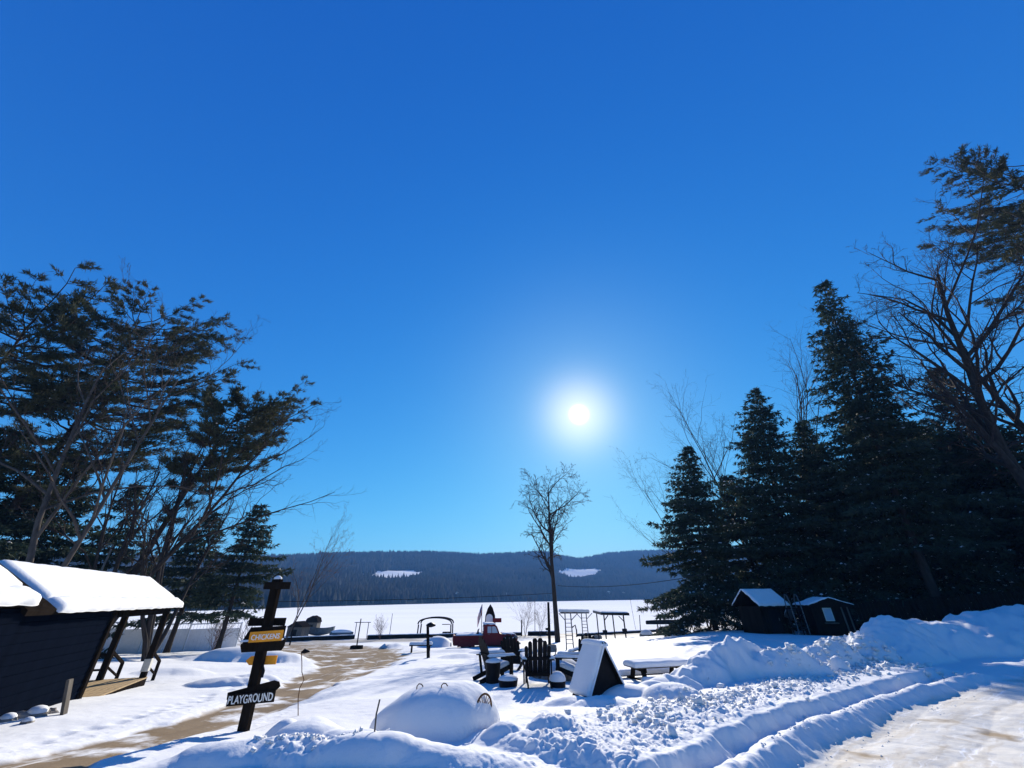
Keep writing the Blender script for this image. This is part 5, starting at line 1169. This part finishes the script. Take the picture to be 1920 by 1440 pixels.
def slide():
    b = stand(1510, 27.5); t = thing('slide', 'playground slide with arched pale handrails beside the dark shed', 'slide', b, R(-12))
    for x in (-.28, .28):
        MB().tube([(x, 0, -.2), (x, .05, 1.7), (x, .2, 2.1), (x, .5, 2.15), (x, .75, 1.8), (x, .8, 1.4)], .03, 7).build('handrail', M['galvanised'], t)
        MB().tube([(x, .85, 1.4), (x, .85, -.2)], .04, 7).build('leg', M['dark_metal'], t)
    for k in range(6): MB().tube([(-.28, .01, .1 + k * .24), (.28, .01, .1 + k * .24)], .025, 6).build('rung', M['dark_metal'], t)
    MB().box(-.3, .3, .05, .9, 1.34, 1.40).build('platform', M['dark_wood'], t)
    MB().add([(-.26, .9, 1.36), (.26, .9, 1.36), (.26, 3.1, .15), (-.26, 3.1, .15), (-.26, .9, 1.30), (.26, .9, 1.30), (.26, 3.1, .09), (-.26, 3.1, .09)], [(0, 1, 2, 3), (7, 6, 5, 4), (0, 3, 7, 4), (1, 5, 6, 2), (0, 4, 5, 1), (3, 2, 6, 7)]).build('chute', M['galvanised'], t)
    MB().snow((-.25, .95, 1.35), (.5, 0, 0), (0, 2.1, -1.16), (0, .5, .87), .10, 10, 20, 3, .1).build('chute_snow', M['snow'], t)
slide()
def playhouse():
    b = stand(1575, 27.5); t = thing('playhouse', 'small dark playhouse with one pale window beside the slide', 'playhouse', b, R(-8)); w, d, h = 1.1, 1.6, 1.55
    MB().box(-w, w, 0, d, -.3, h, .01).build('wall', M['dark_wood'], t)
    MB().prism([(-w - .2, h - .05), (w + .2, h - .05), (w + .2, h + .05), (0, h + .45), (-w - .2, h + .05)], (0, d / 2, 0), (1, 0, 0), (0, 0, 1), (0, d + .4, 0)).build('roof', M['dark_wood'], t)
    for s in (-1, 1): MB().snow((s * (w + .2), -.2, h + .05), (0, d + .4, 0), (-s * (w + .2), 0, .40), (s * .3, 0, 1), .05, 20, 12, 4 + s, .1, rough=.9).build('roof_snow', M['snow'], t)
    wi = MB().box(-.48, .02, -.03, -.005, .75, 1.45, .008).build('window', M['pale_paint'], t); MB().box(-.42, -.04, -.036, -.028, .81, 1.39, .004).build('pane', M['glass'], wi)
    MB().box(-.62, .10, -.24, -.02, .62, .68, .01).build('shelf', M['grey_wood'], t)
    for x in (.55, .88): MB().beam((x, -.12, -.3), (x, -.12, h - .05), .07, .07, (0, 1, 0)).build('porch_post', M['grey_wood'], t)
playhouse()
def boardfence():
    f = thing('board_fence', 'dark board fence behind the ploughed snow bank under the hemlocks', 'fence', (0, 0, 0)); pts = [stand(px, Y) for px, Y in ((1600, 29), (1665, 28.5), (1730, 28), (1795, 27.5), (1860, 27), (1925, 26.5), (1990, 26))]
    bd = None
    for i, (a, b) in enumerate(zip(pts, pts[1:])):
        MB().box(-.07, .07, -.07, .07, -.3, 1.75, .01).build('post', M['dark_wood'], f, a); d = b - a; n = max(4, int(d.length / .2)); ang = math.atan2(d.y, d.x)
        if bd is None: bd = MB().box(-.093, .093, -.014, .014, -.35, 1.62, .006).mesh('board', M['dark_wood'])
        for k in range(n):
            q = a + d * ((k + .5) / n); o = link('board', bd, f, q + V3((0, 0, .03 * math.sin(k * 7.3 + i)))); o.rotation_euler = (0, 0, ang)
        MB().beam(a + V3((0, .03, 1.3)), b + V3((0, .03, 1.3)), .04, .09).beam(a + V3((0, .03, .3)), b + V3((0, .03, .3)), .04, .09).build('rail', M['dark_wood'], f)
boardfence()
def house():
    b = stand(1800, 46); b.z = gz(b.x, b.y); t = thing('house', 'house with a broad snowy roof glimpsed behind the hemlock trunks', 'house', b - V3((0, 0, .3)), R(-38)); w, d, h = 6.0, 7.0, 2.7
    MB().box(-w, w, 0, d, 0, h, .02).build('wall', M['pale_paint'], t)
    q = MB().prism([(-.5, h - .1), (-.5, h + .08), (d / 2, h + 2.9), (d + .5, h + .08), (d + .5, h - .1), (d / 2, h + 2.7)], (0, 0, 0), (0, 1, 0), (0, 0, 1), (2 * w + .8, 0, 0)).build('roof', M['dark_wood'], t)
    for y0 in (-.5, d + .5): MB().snow((-w - .4, y0, h + .08), (2 * w + .8, 0, 0), (0, d / 2 - y0, 2.82), (0, -2.82 * (1 if y0 < 0 else -1), d / 2 + .5), .25, 30, 14, 5, .2).build('roof_snow', M['snow'], q)
    MB().prism([(0, 0), (d, 0), (d / 2, 2.65)], (w - .05, 0, h), (0, 1, 0), (0, 0, 1), (.1, 0, 0)).prism([(0, 0), (d, 0), (d / 2, 2.65)], (-w + .05, 0, h), (0, 1, 0), (0, 0, 1), (.1, 0, 0)).build('gable', M['pale_paint'], t)
    for x in (-4.2, -1.6, 2.2, 4.5):
        wi = MB().box(x - .55, x + .55, -.06, -.005, .95, 2.2, .02).build('window', M['white_paint'], t); MB().box(x - .46, x + .46, -.075, -.05, 1.04, 2.11, .01).build('pane', M['glass'], wi)
house()
def far_house(lb, px, Yr, s):
    a = math.atan2(ray(px, 1118).x, ray(px, 1118).y); r = float(np.interp(math.degrees(a), SH_AZ, SH_R)) + Yr; z = float(hill_z(np.array([math.degrees(a)]), np.array([r]))[0])
    t = thing('lake_house', lb, 'house', (r * math.sin(a), r * math.cos(a), z + 1.0), -a, 'houses on the far shore')
    MB().box(-5 * s, 5 * s, -4 * s, 4 * s, -4, 5 * s, .1).build('wall', M['grey_wood'], t); MB().prism([(-5.6 * s, 4.8 * s), (5.6 * s, 4.8 * s), (0, 8.5 * s)], (0, 0, 0), (1, 0, 0), (0, 0, 1), (0, 9 * s, 0)).build('roof', M['snow'], t)
    for x in (-2.5, 2.5): MB().box((x - .8) * s, (x + .8) * s, -4.06 * s, -3.9 * s, 1.4 * s, 3.4 * s, .05).build('window', M['glass'], t)
far_house('tiny white house on the far shore seen above the capped post', 857, 30, .8)
far_house('tiny white house on the far shore behind the upright rowboat', 950, 22, .8)
far_house('tiny pale house on the far shore above the dark canoe', 1168, 30, .8)
far_house('tiny pale house on the far shore toward the small spruce', 1142, 42, .7)
# ---- overhead wires
def wire(lb, pts, sag):
    a, b = pts; t = thing('overhead_wire', lb, 'wire', a); d = b - a
    MB().tube([d * s + V3((0, 0, -sag * 4 * s * (1 - s))) for s in np.linspace(0, 1, 20)], .022, 5).build('cable', M['rubber'], t)
wire('thin overhead wire from the low spruce across to the lone tree', (at(505, 1128, 33), at(1040, 1112, 46)), .15)
wire('thin overhead wire from the lone tree to the small spruce', (at(1046, 1098, 46), at(1330, 1075, 30)), .4)
